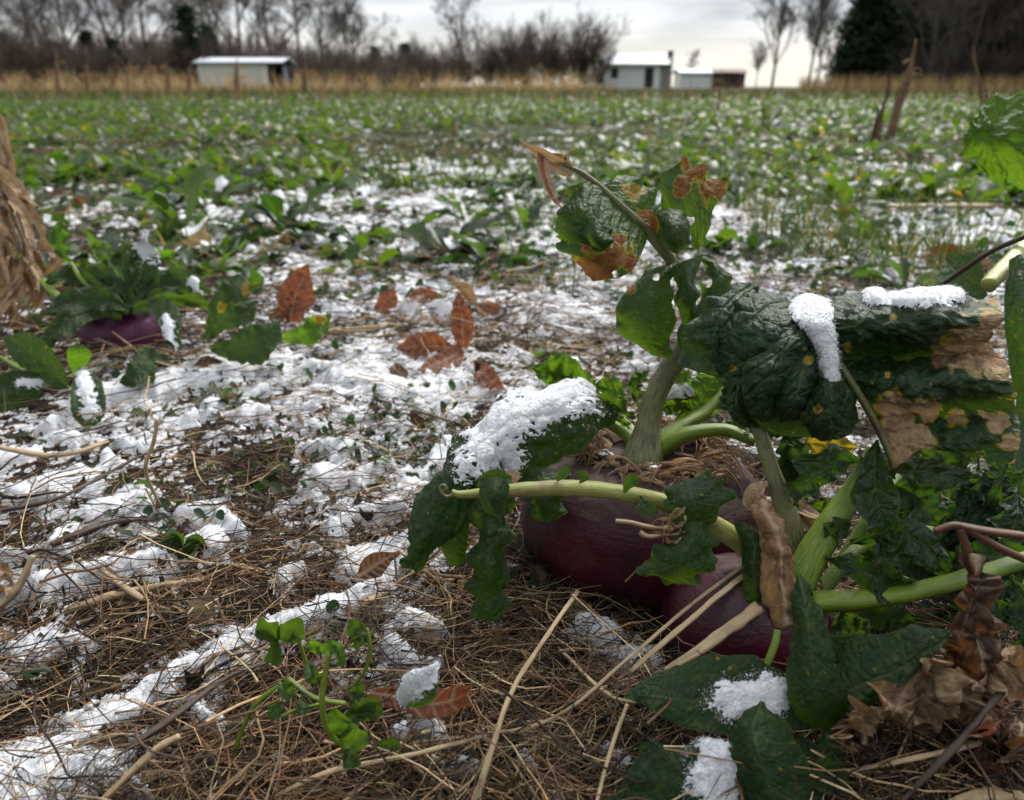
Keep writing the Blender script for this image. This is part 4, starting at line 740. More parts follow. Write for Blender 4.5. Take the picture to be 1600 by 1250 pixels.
# ------------------------------------------------------------------ front rosette
T5 = thing('leafy_plant', 'dark green toothed leaf rosette in the front right corner with snow on two leaves', 'leafy plant', H(1285, 1180))
k5 = dict(tint=.12, cell=.009, bulge=.0007, crumple=.0008, edge=.25)
F1 = sheet([[(1272, 1122, .318), (1276, 1130, .318), (1272, 1140, .316)], [(1222, 1046, .322), (1215, 1115, .314), (1200, 1146, .308)], [(1165, 1020, .322), (1150, 1105, .312), (1140, 1150, .306)], [(1110, 1020, .320), (1095, 1100, .310), (1080, 1142, .306)], [(1050, 1040, .316), (1040, 1092, .308), (1035, 1122, .306)], [(1000, 1066, .312), (1000, 1085, .308), (1003, 1102, .307)], [(978, 1082, .309), (978, 1086, .308), (979, 1090, .308)]], 'leaf', LM, T5, serr=(6, .15), ruffle=(.001, 3), sd=301, **k5)
snow_on(F1, [(1135, 1085, 1205, 1085, 26), (1150, 1110, 1200, 1105, 20)], 'grainy snow patch on the left-pointing leaf of the front rosette', .0022, dens=1.6)
sheet([[(1244, 904, .322), (1249, 898, .322), (1254, 904, .322)], [(1234, 950, .318), (1258, 945, .312), (1278, 945, .318)], [(1232, 1010, .314), (1265, 1005, .306), (1300, 1015, .314)], [(1224, 1060, .312), (1272, 1060, .303), (1316, 1060, .312)], [(1238, 1105, .312), (1278, 1108, .304), (1326, 1100, .312)], [(1264, 1138, .316), (1280, 1140, .313), (1298, 1136, .316)]], 'leaf', LM, T5, serr=(7, .16), ruffle=(.001, 3), sd=308, **k5)
sheet([[(1278, 1120, .318), (1284, 1130, .317), (1290, 1138, .316)], [(1300, 1052, .322), (1315, 1085, .314), (1325, 1118, .310)], [(1328, 990, .322), (1360, 1062, .312), (1362, 1104, .308)], [(1375, 990, .320), (1408, 1042, .312), (1402, 1078, .308)], [(1430, 975, .318), (1448, 1015, .312), (1442, 1045, .309)], [(1482, 985, .314), (1484, 992, .313), (1478, 1003, .312)]], 'leaf', LM, T5, serr=(7, .18), ruffle=(.002, 3), sd=315, **k5)
sheet([[(1178, 1104, .306), (1190, 1094, .306), (1200, 1104, .306)], [(1148, 1130, .303), (1178, 1130, .297), (1222, 1120, .303)], [(1142, 1180, .300), (1185, 1178, .292), (1248, 1150, .300)], [(1146, 1240, .298), (1200, 1225, .290), (1262, 1190, .298)], [(1156, 1300, .298), (1225, 1280, .290), (1288, 1240, .298)], [(1190, 1350, .298), (1250, 1330, .292), (1300, 1300, .298)]], 'leaf', LM, T5, serr=(8, .16), ruffle=(.001, 3), sd=322, **k5)
F5 = sheet([[(1000, 1160, .308), (1020, 1158, .306), (1045, 1172, .305)], [(990, 1195, .306), (1050, 1185, .300), (1100, 1158, .305)], [(968, 1225, .303), (1075, 1225, .296), (1148, 1165, .304)], [(930, 1268, .302), (1090, 1275, .294), (1180, 1210, .302)], [(930, 1320, .300), (1110, 1330, .292), (1210, 1280, .300)]], 'leaf', LM, T5, serr=(7, .13), ruffle=(.001, 3), sd=329, **k5)
snow_on(F5, [(1118, 1180, 1110, 1260, 32), (1095, 1210, 1140, 1200, 22)], 'snow patch on the lowest front leaf at the bottom edge', .0022, dens=1.6)
for a in [dict(mids=[(1290, 1140, .312), (1300, 1170, .306), (1322, 1195, .304)], w=26), dict(mids=[(1255, 1200, .303), (1290, 1210, .298), (1328, 1240, .298)], w=30), dict(mids=[(1250, 1150, .314), (1260, 1180, .310), (1265, 1220, .308)], w=26), dict(mids=[(1290, 990, .33), (1310, 1010, .33), (1330, 1030, .33)], w=24)]:
    sleaf(parent=T5, mat=LM, serr=(6, .1), **a, **k5)
stem([(1215, 985, .335, 5), (1210, 1010, .332, 6), (1198, 1040, .33, 6)], 'petiole', M['stem_green'], T5); stem([(1284, 1000, .32, 4), (1290, 1040, .316, 5), (1290, 1110, .312, 5)], 'petiole', M['stem_green'], T5)
# ------------------------------------------------------------------ dead crumpled leaves, lower right
GD = 'crumpled dead leaves in the lower right corner'
for i, (rows, mt, lab) in enumerate([
    ([[(1330, 1110), (1335, 1125), (1340, 1145)], [(1370, 1075), (1385, 1110), (1395, 1140)], [(1430, 1050), (1440, 1090), (1460, 1130)], [(1490, 1040), (1500, 1075), (1520, 1120)], [(1540, 1060), (1550, 1080), (1560, 1110)]], 'dead_tan', 'widest pale tan crumpled dead leaf right of the front rosette'),
    ([[(1440, 1040), (1450, 1030), (1460, 1050)], [(1490, 1000), (1510, 1030), (1520, 1060)], [(1545, 1000), (1560, 1040), (1570, 1090)], [(1600, 1020), (1610, 1060), (1610, 1110)]], 'dead_tan', 'pale tan dead leaf crumpled at the right edge under the dark withered leaf'),
    ([[(1420, 1120), (1430, 1130), (1440, 1150)], [(1470, 1100), (1480, 1130), (1490, 1160)], [(1530, 1100), (1540, 1130), (1545, 1150)]], 'husk', 'orange-brown curled dead leaf lying below the widest tan one'),
    ([[(1545, 1090), (1560, 1080), (1575, 1095)], [(1535, 1120), (1555, 1120), (1575, 1125)], [(1522, 1150), (1535, 1155), (1550, 1158)]], 'dead_red', 'reddish dead leaf shred standing up near the right edge'),
    ([[(1560, 1110), (1590, 1100), (1620, 1120)], [(1560, 1150), (1590, 1150), (1620, 1160)], [(1575, 1190), (1595, 1190), (1620, 1195)]], 'dead_brown', 'dark brown dead leaf at the very right edge'),
    ([[(1318, 1120), (1324, 1128), (1332, 1120)], [(1310, 1150), (1322, 1150), (1332, 1148)], [(1312, 1172), (1320, 1175), (1328, 1170)]], 'husk', 'small orange dead leaf scrap beside the front rosette'),
    ([[(1520, 1185), (1535, 1180), (1555, 1190)], [(1528, 1205), (1540, 1205), (1558, 1205)], [(1535, 1225), (1545, 1228), (1556, 1222)]], 'dead_red', 'small reddish dead leaf scrap near the bottom right corner'),
    ([[(1340, 1150), (1345, 1160), (1350, 1175)], [(1390, 1150), (1395, 1165), (1400, 1180)], [(1440, 1160), (1440, 1170), (1445, 1180)]], 'dead_brown', 'thin dark curled dead leaf under the widest tan one')]):
    k = [.055, .06, .035, .045, .035, .04, .02, .03][i]
    net = [[tuple(list(H(x, y, k-.010*j+.008*math.sin(i+2.3*r+j)))) for j, (x, y) in enumerate(row)] for r, row in enumerate(rows)]
    tag(sheet(net, 'dead_leaf', M[mt], None, world=True, serr=(11, .3), ruffle=(.005, 4), crumple=.005, bulge=.0008, cell=.007, lat=5, sd=400+i*7), lab, 'dead leaf', GD)
# ------------------------------------------------------------------ single straws and sticks on the ground
def on_ground(pts):   # (px, py, height above soil in m, half-width px)
    q = []
    for px, py, h, r in pts:
        w_ = H(px, py, h); w_ = H(px, py, h+GR(w_[0], w_[1])); d = np.linalg.norm(w_-[0, 0, HC]); q.append((*w_, r/FPX*d))
    return q
for pts, mt, lab, c_ in [
    ([(742, 1262, .012, 5), (765, 1180, .025, 4), (800, 1080, .035, 3.2), (850, 1000, .035, 3), (903, 924, .03, 3.4)], 'straw_big', 'long pale straw rising from the bottom edge towards the big turnip', 'straw'),
    ([(930, 1262, .02, 2.6), (955, 1170, .03, 2.6), (980, 1100, .04, 2.4)], 'straw_big', 'short upright yellow straw left of the front rosette', 'straw'),
    ([(640, 1162, .012, 2), (850, 1128, .02, 2.2), (980, 1030, .035, 2.4), (1080, 945, .05, 2.6), (1170, 878, .06, 2.6)], 'straw_big', 'long golden straw running up onto the smaller turnip', 'straw'),
    ([(985, 1050, .03, 3), (1060, 985, .045, 3.4), (1130, 925, .055, 3.4), (1190, 880, .055, 3)], 'straw_big', 'bleached split straw lying across the smaller turnip', 'straw'),
    ([(1040, 1050, .03, 5), (1090, 1020, .04, 6), (1140, 982, .045, 7), (1185, 950, .048, 8)], 'straw_big', 'thick fibrous dead stalk leaning on the smaller turnip', 'stalk'),
    ([(870, 1010, .01, 2), (960, 1090, .02, 2.4), (1060, 1090, .025, 2.4), (1110, 1130, .02, 2)], 'straw_big', 'curly orange tendril straw beside the left-pointing front leaf', 'straw'),
    ([(-10, 958, .012, 4), (30, 915, .02, 4), (52, 868, .03, 3)], 'straw_big', 'bleached upright straw stub at the left edge', 'straw'),
    ([(80, 852, .014, 4.5), (130, 832, .016, 4.5), (180, 815, .014, 4), (240, 812, .010, 2)], 'stick_dark', 'dark stick poking out of the snow at left', 'stick'),
    ([(-10, 800, .018, 2.6), (80, 782, .022, 2.8), (150, 750, .025, 2.4), (230, 708, .03, 2), (300, 690, .03, 1.4)], 'stick_dark', 'long thin brown twig slanting over the snow at left', 'twig'),
    ([(155, 885, .012, 3), (190, 915, .016, 3.4), (240, 945, .012, 3.4), (270, 955, .008, 2)], 'straw_big', 'reddish straw crossing the pale snow strip at left', 'straw'),
    ([(100, 955, .010, 4), (200, 925, .012, 5), (320, 905, .008, 3.5)], 'straw_big', 'tan straw half buried in snow at lower left', 'straw'),
    ([(200, 1170, .018, 4), (270, 1122, .022, 4.5), (350, 1062, .024, 3.5), (430, 1030, .02, 2.5)], 'stick_dark', 'brown stem along the lower edge of the big snow strip', 'stick'),
    ([(250, 790, .01, 2), (228, 735, .05, 2.2), (240, 690, .07, 2.6), (246, 655, .085, 3)], 'straw_big', 'thin branching dead weed standing in the snow at left', 'weed'),
    ([(150, 1262, .012, 4), (235, 1180, .022, 4.5), (280, 1150, .028, 4)], 'straw_big', 'straw leaning at the bottom left below the snow strip', 'straw'),
    ([(420, 1250, .01, 3), (520, 1205, .018, 3.4), (640, 1180, .022, 3), (760, 1150, .02, 2.6)], 'straw_big', 'long brown straw along the bottom in front of the clover', 'straw'),
    ([(1400, 1262, .01, 3), (1480, 1180, .025, 4), (1540, 1110, .035, 4), (1600, 1040, .045, 4)], 'stick_dark', 'slanting dark stem in the lower right corner', 'stick'),
    ([(1330, 1205, .015, 2.4), (1430, 1185, .02, 3), (1540, 1160, .02, 3)], 'straw_big', 'straw under the dead leaves at lower right', 'straw'),
    ([(1480, 1262, .01, 7), (1540, 1245, .012, 8), (1600, 1250, .012, 7)], 'straw_big', 'bleached bent straw in the bottom right corner', 'straw'),
    ([(640, 905, .004, 3), (690, 860, .02, 3), (720, 850, .02, 2.5)], 'stick_dark', 'short dark twig beneath the drooping leaf', 'twig'),
    ([(0, 700, .015, 3), (90, 712, .015, 3), (170, 690, .012, 2.4)], 'straw_big', 'thin straw on the snow near the left edge', 'straw'),
    ([(510, 520, .008, 5), (560, 515, .012, 5), (625, 508, .01, 4)], 'straw_big', 'tan stalk lying behind the small brown leaves', 'stalk'),
    ([(1300, 322, .01, 3), (1450, 322, .012, 3), (1620, 322, .01, 3)], 'straw_big', 'long flat cane lying across the snow at right', 'cane')]:
    q = on_ground(pts); gv_ = .4 if lab.startswith(('thick', 'bleached split')) else .15
    tag(stem(q, 'straw' if c_ == 'straw' else c_.replace(' ', '_'), M[mt], None, world=True, groove=gv_, bumpy=.22), lab, c_)
# the flattened stalk that carries the big snow strip
q = on_ground([(-40, 1275, .0, 26), (100, 1195, .0, 26), (260, 1100, .001, 22), (400, 1022, .002, 15), (520, 968, .006, 10), (610, 922, .010, 5)])
tag(stem(q, 'fallen_stalk', M['straw_big'], None, world=True, groove=.25, bumpy=.15, n=90), 'wide flattened pale stalk mostly buried under the big snow strip at lower left', 'stalk')
# ------------------------------------------------------------------ clover and little leaves in front
T6 = thing('clover_plant', 'small bright green clover-like seedling with rounded leaflets and curved hairy stems', 'seedling', H(520, 1120))
for pts in [[(362, 1195, .332, 5), (375, 1150, .328, 5), (400, 1100, .325, 5), (440, 1068, .325, 4)], [(545, 1175, .318, 5), (512, 1140, .312, 6), (504, 1090, .308, 6), (515, 1020, .305, 6)], [(550, 1075, .328, 4), (572, 1045, .322, 4), (578, 1010, .318, 4), (573, 982, .318, 4)], [(480, 1040, .325, 4), (470, 1010, .322, 4), (460, 985, .32, 4)], [(450, 1060, .325, 5), (490, 1090, .322, 5), (540, 1100, .322, 5)], [(500, 1100, .32, 3), (460, 1110, .318, 3), (440, 1120, .316, 3)]]:
    stem([q_[:3]+(q_[3]*.75,) for q_ in pts], 'stem', M['stem_green'], T6)
k6 = dict(tint=.5, bulge=.0002, crumple=.0008, lat=5, cell=.006, edge=.2)
pr = [.15, .5, .9, 1, .85, .5]
for mids, w_, rl in [([(436, 1000, .318), (418, 985, .312), (398, 985, .31)], 17, .2), ([(436, 1000, .318), (455, 985, .312), (472, 1000, .31)], 20, -.2), ([(432, 1000, .318), (428, 1022, .312), (430, 1040, .31)], 14, .3), ([(478, 1010, .322), (490, 1010, .318), (505, 1005, .316)], 12, 0), ([(482, 1035, .322), (488, 1055, .316), (490, 1068, .316)], 14, .2),
                     ([(572, 985, .318), (558, 985, .313), (546, 995, .312)], 18, .1), ([(570, 990, .318), (562, 1000, .314), (555, 1014, .312)], 14, .4), ([(440, 1065, .32), (448, 1078, .316), (460, 1075, .314)], 16, 0), ([(440, 1095, .318), (430, 1110, .315), (424, 1125, .314)], 12, 0), ([(470, 1090, .318), (472, 1105, .314), (470, 1118, .312)], 11, .3),
                     ([(545, 1080, .32), (558, 1082, .316), (568, 1084, .314)], 12, 0), ([(525, 1150, .312), (530, 1132, .306), (540, 1120, .304)], 20, .2), ([(530, 1160, .312), (550, 1155, .304), (575, 1150, .303)], 20, -.1), ([(545, 1170, .310), (548, 1185, .306), (552, 1200, .304)], 14, .2), ([(545, 1100, .322), (570, 1105, .317), (595, 1100, .316)], 14, 0), ([(530, 1125, .32), (565, 1115, .316), (598, 1112, .314)], 13, 0), ([(500, 1020, .31), (522, 1010, .306), (535, 1040, .306)], 14, .5), ([(590, 1165, .32), (610, 1165, .317), (625, 1163, .316)], 10, 0)]:
    sleaf(mids, w_*1.05, 'leaflet', M['leaf_light'] if random.random() < .35 else M['leaf'], T6, roll=rl+random.uniform(-.35, .35), fold=random.uniform(.2, .9), ruffle=(.0012, 2), prof=[random.uniform(.1, .3), random.uniform(.4, .7), .9, 1, random.uniform(.7, .95), random.uniform(.3, .6)], **k6)
s6 = sleaf([(630, 1105, .318), (650, 1080, .31), (685, 1040, .31)], 30, 'leaf', M['leaf'], None, fold=.6, tint=.5)
tag(s6, 'small folded green leaf holding snow above the orange dead leaf', 'leaf')
snow_on(s6, [(632, 1085, 648, 1062, 19), (650, 1080, 676, 1052, 17)], 'snow on the small folded green leaf above the orange dead leaf', .003, dens=1)
def gsheet(rows, hs, name, mat, lab, c_, sd, group=None, **kw):
    net = [[tuple(H(x, y, hs[r][j] if hasattr(hs[0], '__len__') else hs[r])) for j, (x, y) in enumerate(row)] for r, row in enumerate(rows)]
    return tag(sheet(net, name, mat, None, world=True, sd=sd, **kw), lab, c_, group)
gsheet([[(578, 1100), (580, 1080), (590, 1072)], [(620, 1110), (625, 1090), (630, 1070)], [(680, 1125), (680, 1100), (690, 1075)], [(738, 1100), (735, 1085), (738, 1070)]], [[.012, .016, .02]]*2+[[.012, .018, .026], [.014, .02, .024]], 'fallen_leaf', M['dead_red'], 'torn orange-brown dead leaf lying under the small folded green leaf', 'dead leaf', 500, serr=(9, .15), crumple=.002, bulge=.0006)
for (px, py, r, lab) in [(285, 850, 30, 'small green leaf clump poking from the snow at left'), (490, 1000, 12, None)]:
    if not lab: continue
    t = thing('small_weed', lab, 'weed', H(px, py+20))
    for k in range(11):
        a = random.uniform(0, 6.28); dd = (HC-.012)/(ST+(py-625)/FPX*CT)
        sleaf([(px, py+12, dd), (px+r*.6*math.cos(a), py+r*.35*math.sin(a), dd-.006), (px+r*1.3*math.cos(a), py+10+r*.5*math.sin(a), dd-.002)], 13, 'leaf', M['leaf'], t, tint=.5, roll=random.uniform(-.4, .4))
# ------------------------------------------------------------------ brown tree leaves lying in the snow
GF = 'brown tree leaves lying among the snow'
def dl(px, py): return (HC-.015)/(ST+(py-625)/FPX*CT)
for mids, w_, rl, mt, lab in [
    ([(455, 503), (462, 462), (482, 412)], 30, .15, 'dead_red', 'upright oval brown leaf standing by the green leaf at left'),
    ([(590, 487), (603, 472), (622, 445)], 15, .5, 'dead_red', 'small curled brown leaf at the left end of the brown leaf group'),
    ([(640, 470), (665, 460), (692, 462)], 15, .3, 'dead_red', 'arched brown leaf behind the snow-dusted pink one'),
    ([(618, 480), (640, 488), (668, 500)], 22, .1, 'husk', 'snow-dusted pale brown leaf in the brown leaf group'),
    ([(672, 480), (692, 488), (712, 500)], 22, .1, 'husk', 'snow-covered leaf right of the pale dusted one'),
    ([(724, 545), (722, 500), (714, 455)], 19, -.2, 'dead_red', 'tall dark red-brown leaf standing upright in the middle of the group'),
    ([(742, 475), (728, 455), (698, 432)], 11, .4, 'husk', 'thin orange leaf pointing up-left behind the tall upright one'),
    ([(705, 545), (665, 540), (620, 545)], 24, .1, 'dead_red', 'broad flat brown leaf with a snow speck, front of the group'),
    ([(722, 545), (700, 560), (655, 578)], 19, -.3, 'dead_red', 'brown leaf tucked under the broad flat one'),
    ([(745, 570), (762, 590), (792, 615)], 18, .2, 'dead_red', 'rightmost pointed brown leaf of the group on bare straw'),
    ([(612, 568), (622, 580), (638, 588)], 12, .1, 'dead_brown', 'dark brown leaf scrap below the broad flat leaf'),
    ([(740, 480), (760, 482), (785, 478)], 13, .4, 'dead_red', 'orange-brown leaf behind and right of the tall upright one'),
    ([(300, 575), (330, 568), (360, 575)], 13, .1, 'dead_brown', 'dark rust leaf on the snow right of the left turnip'),
    ([(420, 500), (455, 478), (478, 470)], 12, .2, 'dead_brown', 'dark leaf behind the upright oval brown one'),
    ([(105, 330), (120, 318), (135, 312)], 9, .2, 'dead_red', 'orange leaf beside the dry husks at left'),
    ([(225, 352), (235, 345), (248, 340)], 12, .2, 'dead_red', 'brown leaf among the green plants at left'),
    ([(1445, 405), (1480, 395), (1520, 400)], 16, .2, 'dead_red', 'curled orange-brown leaf behind the dark grass blade'),
    ([(1500, 395), (1530, 410), (1560, 420)], 14, .2, 'husk', 'pale orange leaf right of the curled one behind the dark grass blade'),
    ([(1440, 280), (1452, 275), (1465, 278)], 8, .1, 'dead_red', 'small red leaf on snow far right'),
    ([(0, 880), (5, 900), (10, 925)], 16, .1, 'dead_tan', 'pale brown leaf at the left edge'),
    ([(560, 900), (590, 880), (625, 862)], 20, .3, 'dead_brown', 'dark brown curled leaf on the snow left of the drooping leaf')]:
    up = 'upright' in lab
    base = dl(*mids[0]); pts = []
    for i, (x, y) in enumerate(mids): pts.append((x, y, (base if up or y < mids[0][1]-12 else dl(x, y))-.004*i))
    o = sleaf(pts, w_, 'fallen_leaf', M[mt], None, roll=rl, fold=.35, prof=[random.uniform(.15, .4), random.uniform(.5, .85), 1, random.uniform(.7, 1), random.uniform(.3, .65), .04], serr=(random.randint(4, 9), random.uniform(.02, .14)), bulge=.0004, crumple=random.uniform(.001, .004), ruffle=(random.uniform(0, .004), 2), lat=7, res=.001, cell=.01)
    tag(o, lab, 'dead leaf', GF)
    if lab.startswith('snow-'): snow_on(o, [(mids[1][0]-6, mids[1][1]-6, mids[1][0]+4, mids[1][1]-4, 17)], 'snow dusting on the pale brown leaf in the brown leaf group' if 'dusted pale' in lab else 'snow hiding the leaf right of the pale dusted one', .003, dens=.3)
# ------------------------------------------------------------------ left turnip
TL = thing('turnip_plant', 'small bright purple turnip under a spread of toothed leaves at the left', 'turnip plant', H(195, 560))
cL = H(198, 548, .0); cL[1] += .02
rb = root((cL[0], cL[1]-.012, 0), [(.0005, .052), (.014, .052), (.028, .050), (.038, .042), (.044, .030), (.045, .016), (.041, 0), (.02, -.02)], (.25, 0), TL, seed=24)
rm, rt_ = newmat('bright_turnip_skin'); nb_ = NB(rt_); nb_.out(nb_.mix(nb_.noise(60, 4), (.05, .004, .03), (.11, .012, .06)), .4, .4, nb_.bump(nb_.noise(300, 3), .5, .002)); rb.data.materials[0] = rm
collar((cL[0], cL[1], 0), .014, 26, TL, .045, 33, ln=(.01, .03))
dL = .80
for mids, w_, mt, sn in [([(200, 484, dL), (170, 470, dL-.02), (110, 472, dL-.04), (70, 488, dL-.06)], 26, 'leaf', 0), ([(205, 485, dL), (245, 474, dL-.03), (266, 505, dL-.06), (275, 555, dL-.07)], 22, 'leaf', (262, 500, 268, 545, 10)), ([(185, 488, dL), (130, 492, dL-.04), (90, 515, dL-.06), (60, 545, dL-.07)], 22, 'leaf', 0), ([(200, 480, dL), (190, 455, dL+.02), (150, 462, dL+.02), (120, 470, dL)], 20, 'leaf', 0),
                     ([(210, 485, dL), (225, 450, dL+.02), (225, 400, dL+.03), (228, 365, dL+.02)], 30, 'leaf', (222, 375, 232, 385, 26)), ([(260, 560, dL-.02), (235, 560, dL-.08), (215, 585, dL-.10), (190, 600, dL-.1)], 30, 'leaf_dull', 0), ([(205, 480, dL), (250, 440, dL+.03), (290, 440, dL+.04), (320, 470, dL+.03)], 22, 'leaf', (300, 440, 318, 455, 9)), ([(200, 480, dL), (140, 440, dL), (110, 430, dL), (70, 440, dL-.02)], 18, 'leaf', 0),
                     ([(320, 530, dL-.01), (345, 480, dL-.02), (370, 450, dL-.02), (385, 430, dL)], 28, 'leaf', 0), ([(330, 545, dL-.02), (370, 545, dL-.05), (410, 530, dL-.06), (440, 500, dL-.05)], 38, 'leaf', 0), ([(330, 530, dL-.03), (350, 500, dL-.05), (380, 490, dL-.05), (400, 470, dL-.04)], 26, 'leaf', 0), ([(430, 530, dL-.02), (470, 525, dL-.06), (495, 510, dL-.06), (518, 490, dL-.05)], 24, 'leaf_light', 0), ([(110, 410, dL), (95, 390, dL), (92, 365, dL), (95, 345, dL)], 18, 'leaf_light', 0)]:
    o = sleaf(mids, w_*.9, 'leaf', M['leaf_dull' if mt == 'leaf' else mt], TL, serr=(9, .26), ruffle=(.004, 3), res=.0014, tint=.25, roll=random.uniform(-.3, .3), bulge=.001, dead=[(345, 480, 8, .6), (385, 450, 8, .6), (500, 500, 8, .5)])
    if sn: snow_on(o, [sn], 'snow on a leaf of the left turnip, %s' % ('hanging right side' if sn[0] == 262 else 'tallest leaf' if sn[0] == 222 else 'far right leaf'), .003, dens=.3)
stem([(110, 410, dL, 3), (130, 440, dL, 4), (170, 470, dL, 4), (200, 488, dL, 5)], 'petiole', M['stem_green'], TL); stem([(0, 375, dL+.05, 6), (40, 410, dL+.02, 6), (100, 470, dL-.02, 6), (190, 495, dL, 6)], 'petiole', M['stem_green'], TL)
stem([(0, 558, .72, 3), (40, 580, .71, 4), (100, 600, .70, 4)], 'petiole', M['stem_green'], TL)
TM = thing('leafy_plant', 'low toothed leaf rosette at the left edge, one hanging leaf holding snow', 'leafy plant', H(100, 620))
for mids, w_, mt, sn in [([(105, 605, .70), (75, 575, .69), (40, 545, .68), (8, 530, .69)], 28, 'leaf_dull', 0), ([(120, 590, .70), (122, 565, .69), (124, 550, .68), (126, 538, .68)], 20, 'leaf_light', 0), ([(80, 600, .70), (50, 598, .68), (20, 600, .67), (-30, 610, .67)], 22, 'leaf_dull', (30, 600, 60, 600, 8)), ([(125, 575, .69), (135, 600, .66), (138, 640, .64), (135, 670, .64)], 29, 'leaf_dull', (132, 590, 142, 645, 14)), ([(70, 615, .69), (30, 625, .67), (0, 630, .66), (-40, 640, .66)], 16, 'leaf', 0)]:
    o = sleaf(mids, w_, 'leaf', M[mt], TM, serr=(10, .12), res=.0011, tint=.3, roll=random.uniform(-.2, .2), prof=[.2, .5, .9, 1, .8, .15])
    if sn: snow_on(o, [sn], 'snow on the %s leaf of the low rosette at the left edge' % ('hanging' if sn[0] == 132 else 'left-pointing'), .003, dens=.5)
rl_ = random.Random(77)
for k in range(22):
    a = rl_.uniform(-.2, 3.34); R_ = rl_.uniform(60, 150); x1 = 205+R_*math.cos(a)*1.1; y1 = 470-R_*math.sin(a)*.62+rl_.uniform(0, 40); dd = dL+.10*math.sin(a)*rl_.random()
    sleaf([(205, 484, dL+.01), (205+(x1-205)*.4, 484-(484-y1)*.65-14, dd), (205+(x1-205)*.75, y1-4, dd+.01), (x1, y1+rl_.uniform(0, 18), dd)], rl_.uniform(11, 20), 'leaf', M[rl_.choice(['leaf', 'leaf_dull', 'leaf_dull', 'leaf_dull', 'leaf_light'])], TL, serr=(7, .34), ruffle=(.004, 3), res=.0017, tint=rl_.uniform(.1, .6), roll=rl_.uniform(-.6, .6), fold=.4)
M['straw_leaf'] = dead_material('pale_husk', [(.3, (.16, .095, .05)), (.5, (.36, .25, .14)), (.7, (.55, .43, .28))], .25, (.5, .35, .18), 80)
# ------------------------------------------------------------------ dry corn stalk with husks at the left edge
CS = thing('corn_stalk', 'dry tan corn stalk wrapped in papery husks at the left edge', 'corn stalk', H(10, 500))
stem([(30, 520, .90, 7), (5, 430, .90, 7), (-16, 330, .89, 6), (-14, 220, .88, 5), (-8, 100, .88, 3)], 'stalk', M['husk'], CS)
rr = random.Random(5)
for k in range(44):
    y0 = rr.uniform(240, 400); x0 = rr.uniform(-25, 5)+max(0, (y0-260)*.32)*rr.random(); y1 = rr.uniform(330, 520); x1 = rr.uniform(-20, 88 if y1 < 405 else 48); b = rr.uniform(-20, 45) if y1 > 405 else rr.uniform(-20, 20); dd = rr.uniform(.80, .90)
    ribbon([(x0, y0, dd+.03), (x0*.6+x1*.4+b*.5, y0*.65+y1*.35, dd), ((x0*.3+x1*.7)+b, (y0*.3+y1*.7), dd-.01), (x1, y1, dd)], rr.uniform(.002, .008), M[rr.choice(['husk', 'husk', 'dead_tan', 'straw_leaf', 'dead_brown'])], 'husk', CS, (rr.uniform(-1, 1), rr.uniform(-1, 2)), .5, res=.0016, lat=0)
for pts in [[(0, 180, .87), (8, 260, .86), (-4, 330, .86)], [(4, 225, .86), (14, 260, .86), (6, 290, .86)], [(60, 380, .84), (90, 400, .82), (70, 430, .82)], [(-10, 500, .80), (20, 470, .79), (44, 410, .80)], [(0, 470, .80), (30, 445, .79), (40, 400, .8)], [(-10, 360, .82), (30, 380, .80), (60, 440, .8)]]:
    ribbon(pts, .008, M['husk'], 'husk', CS, (0, 1), .5, res=.0016)
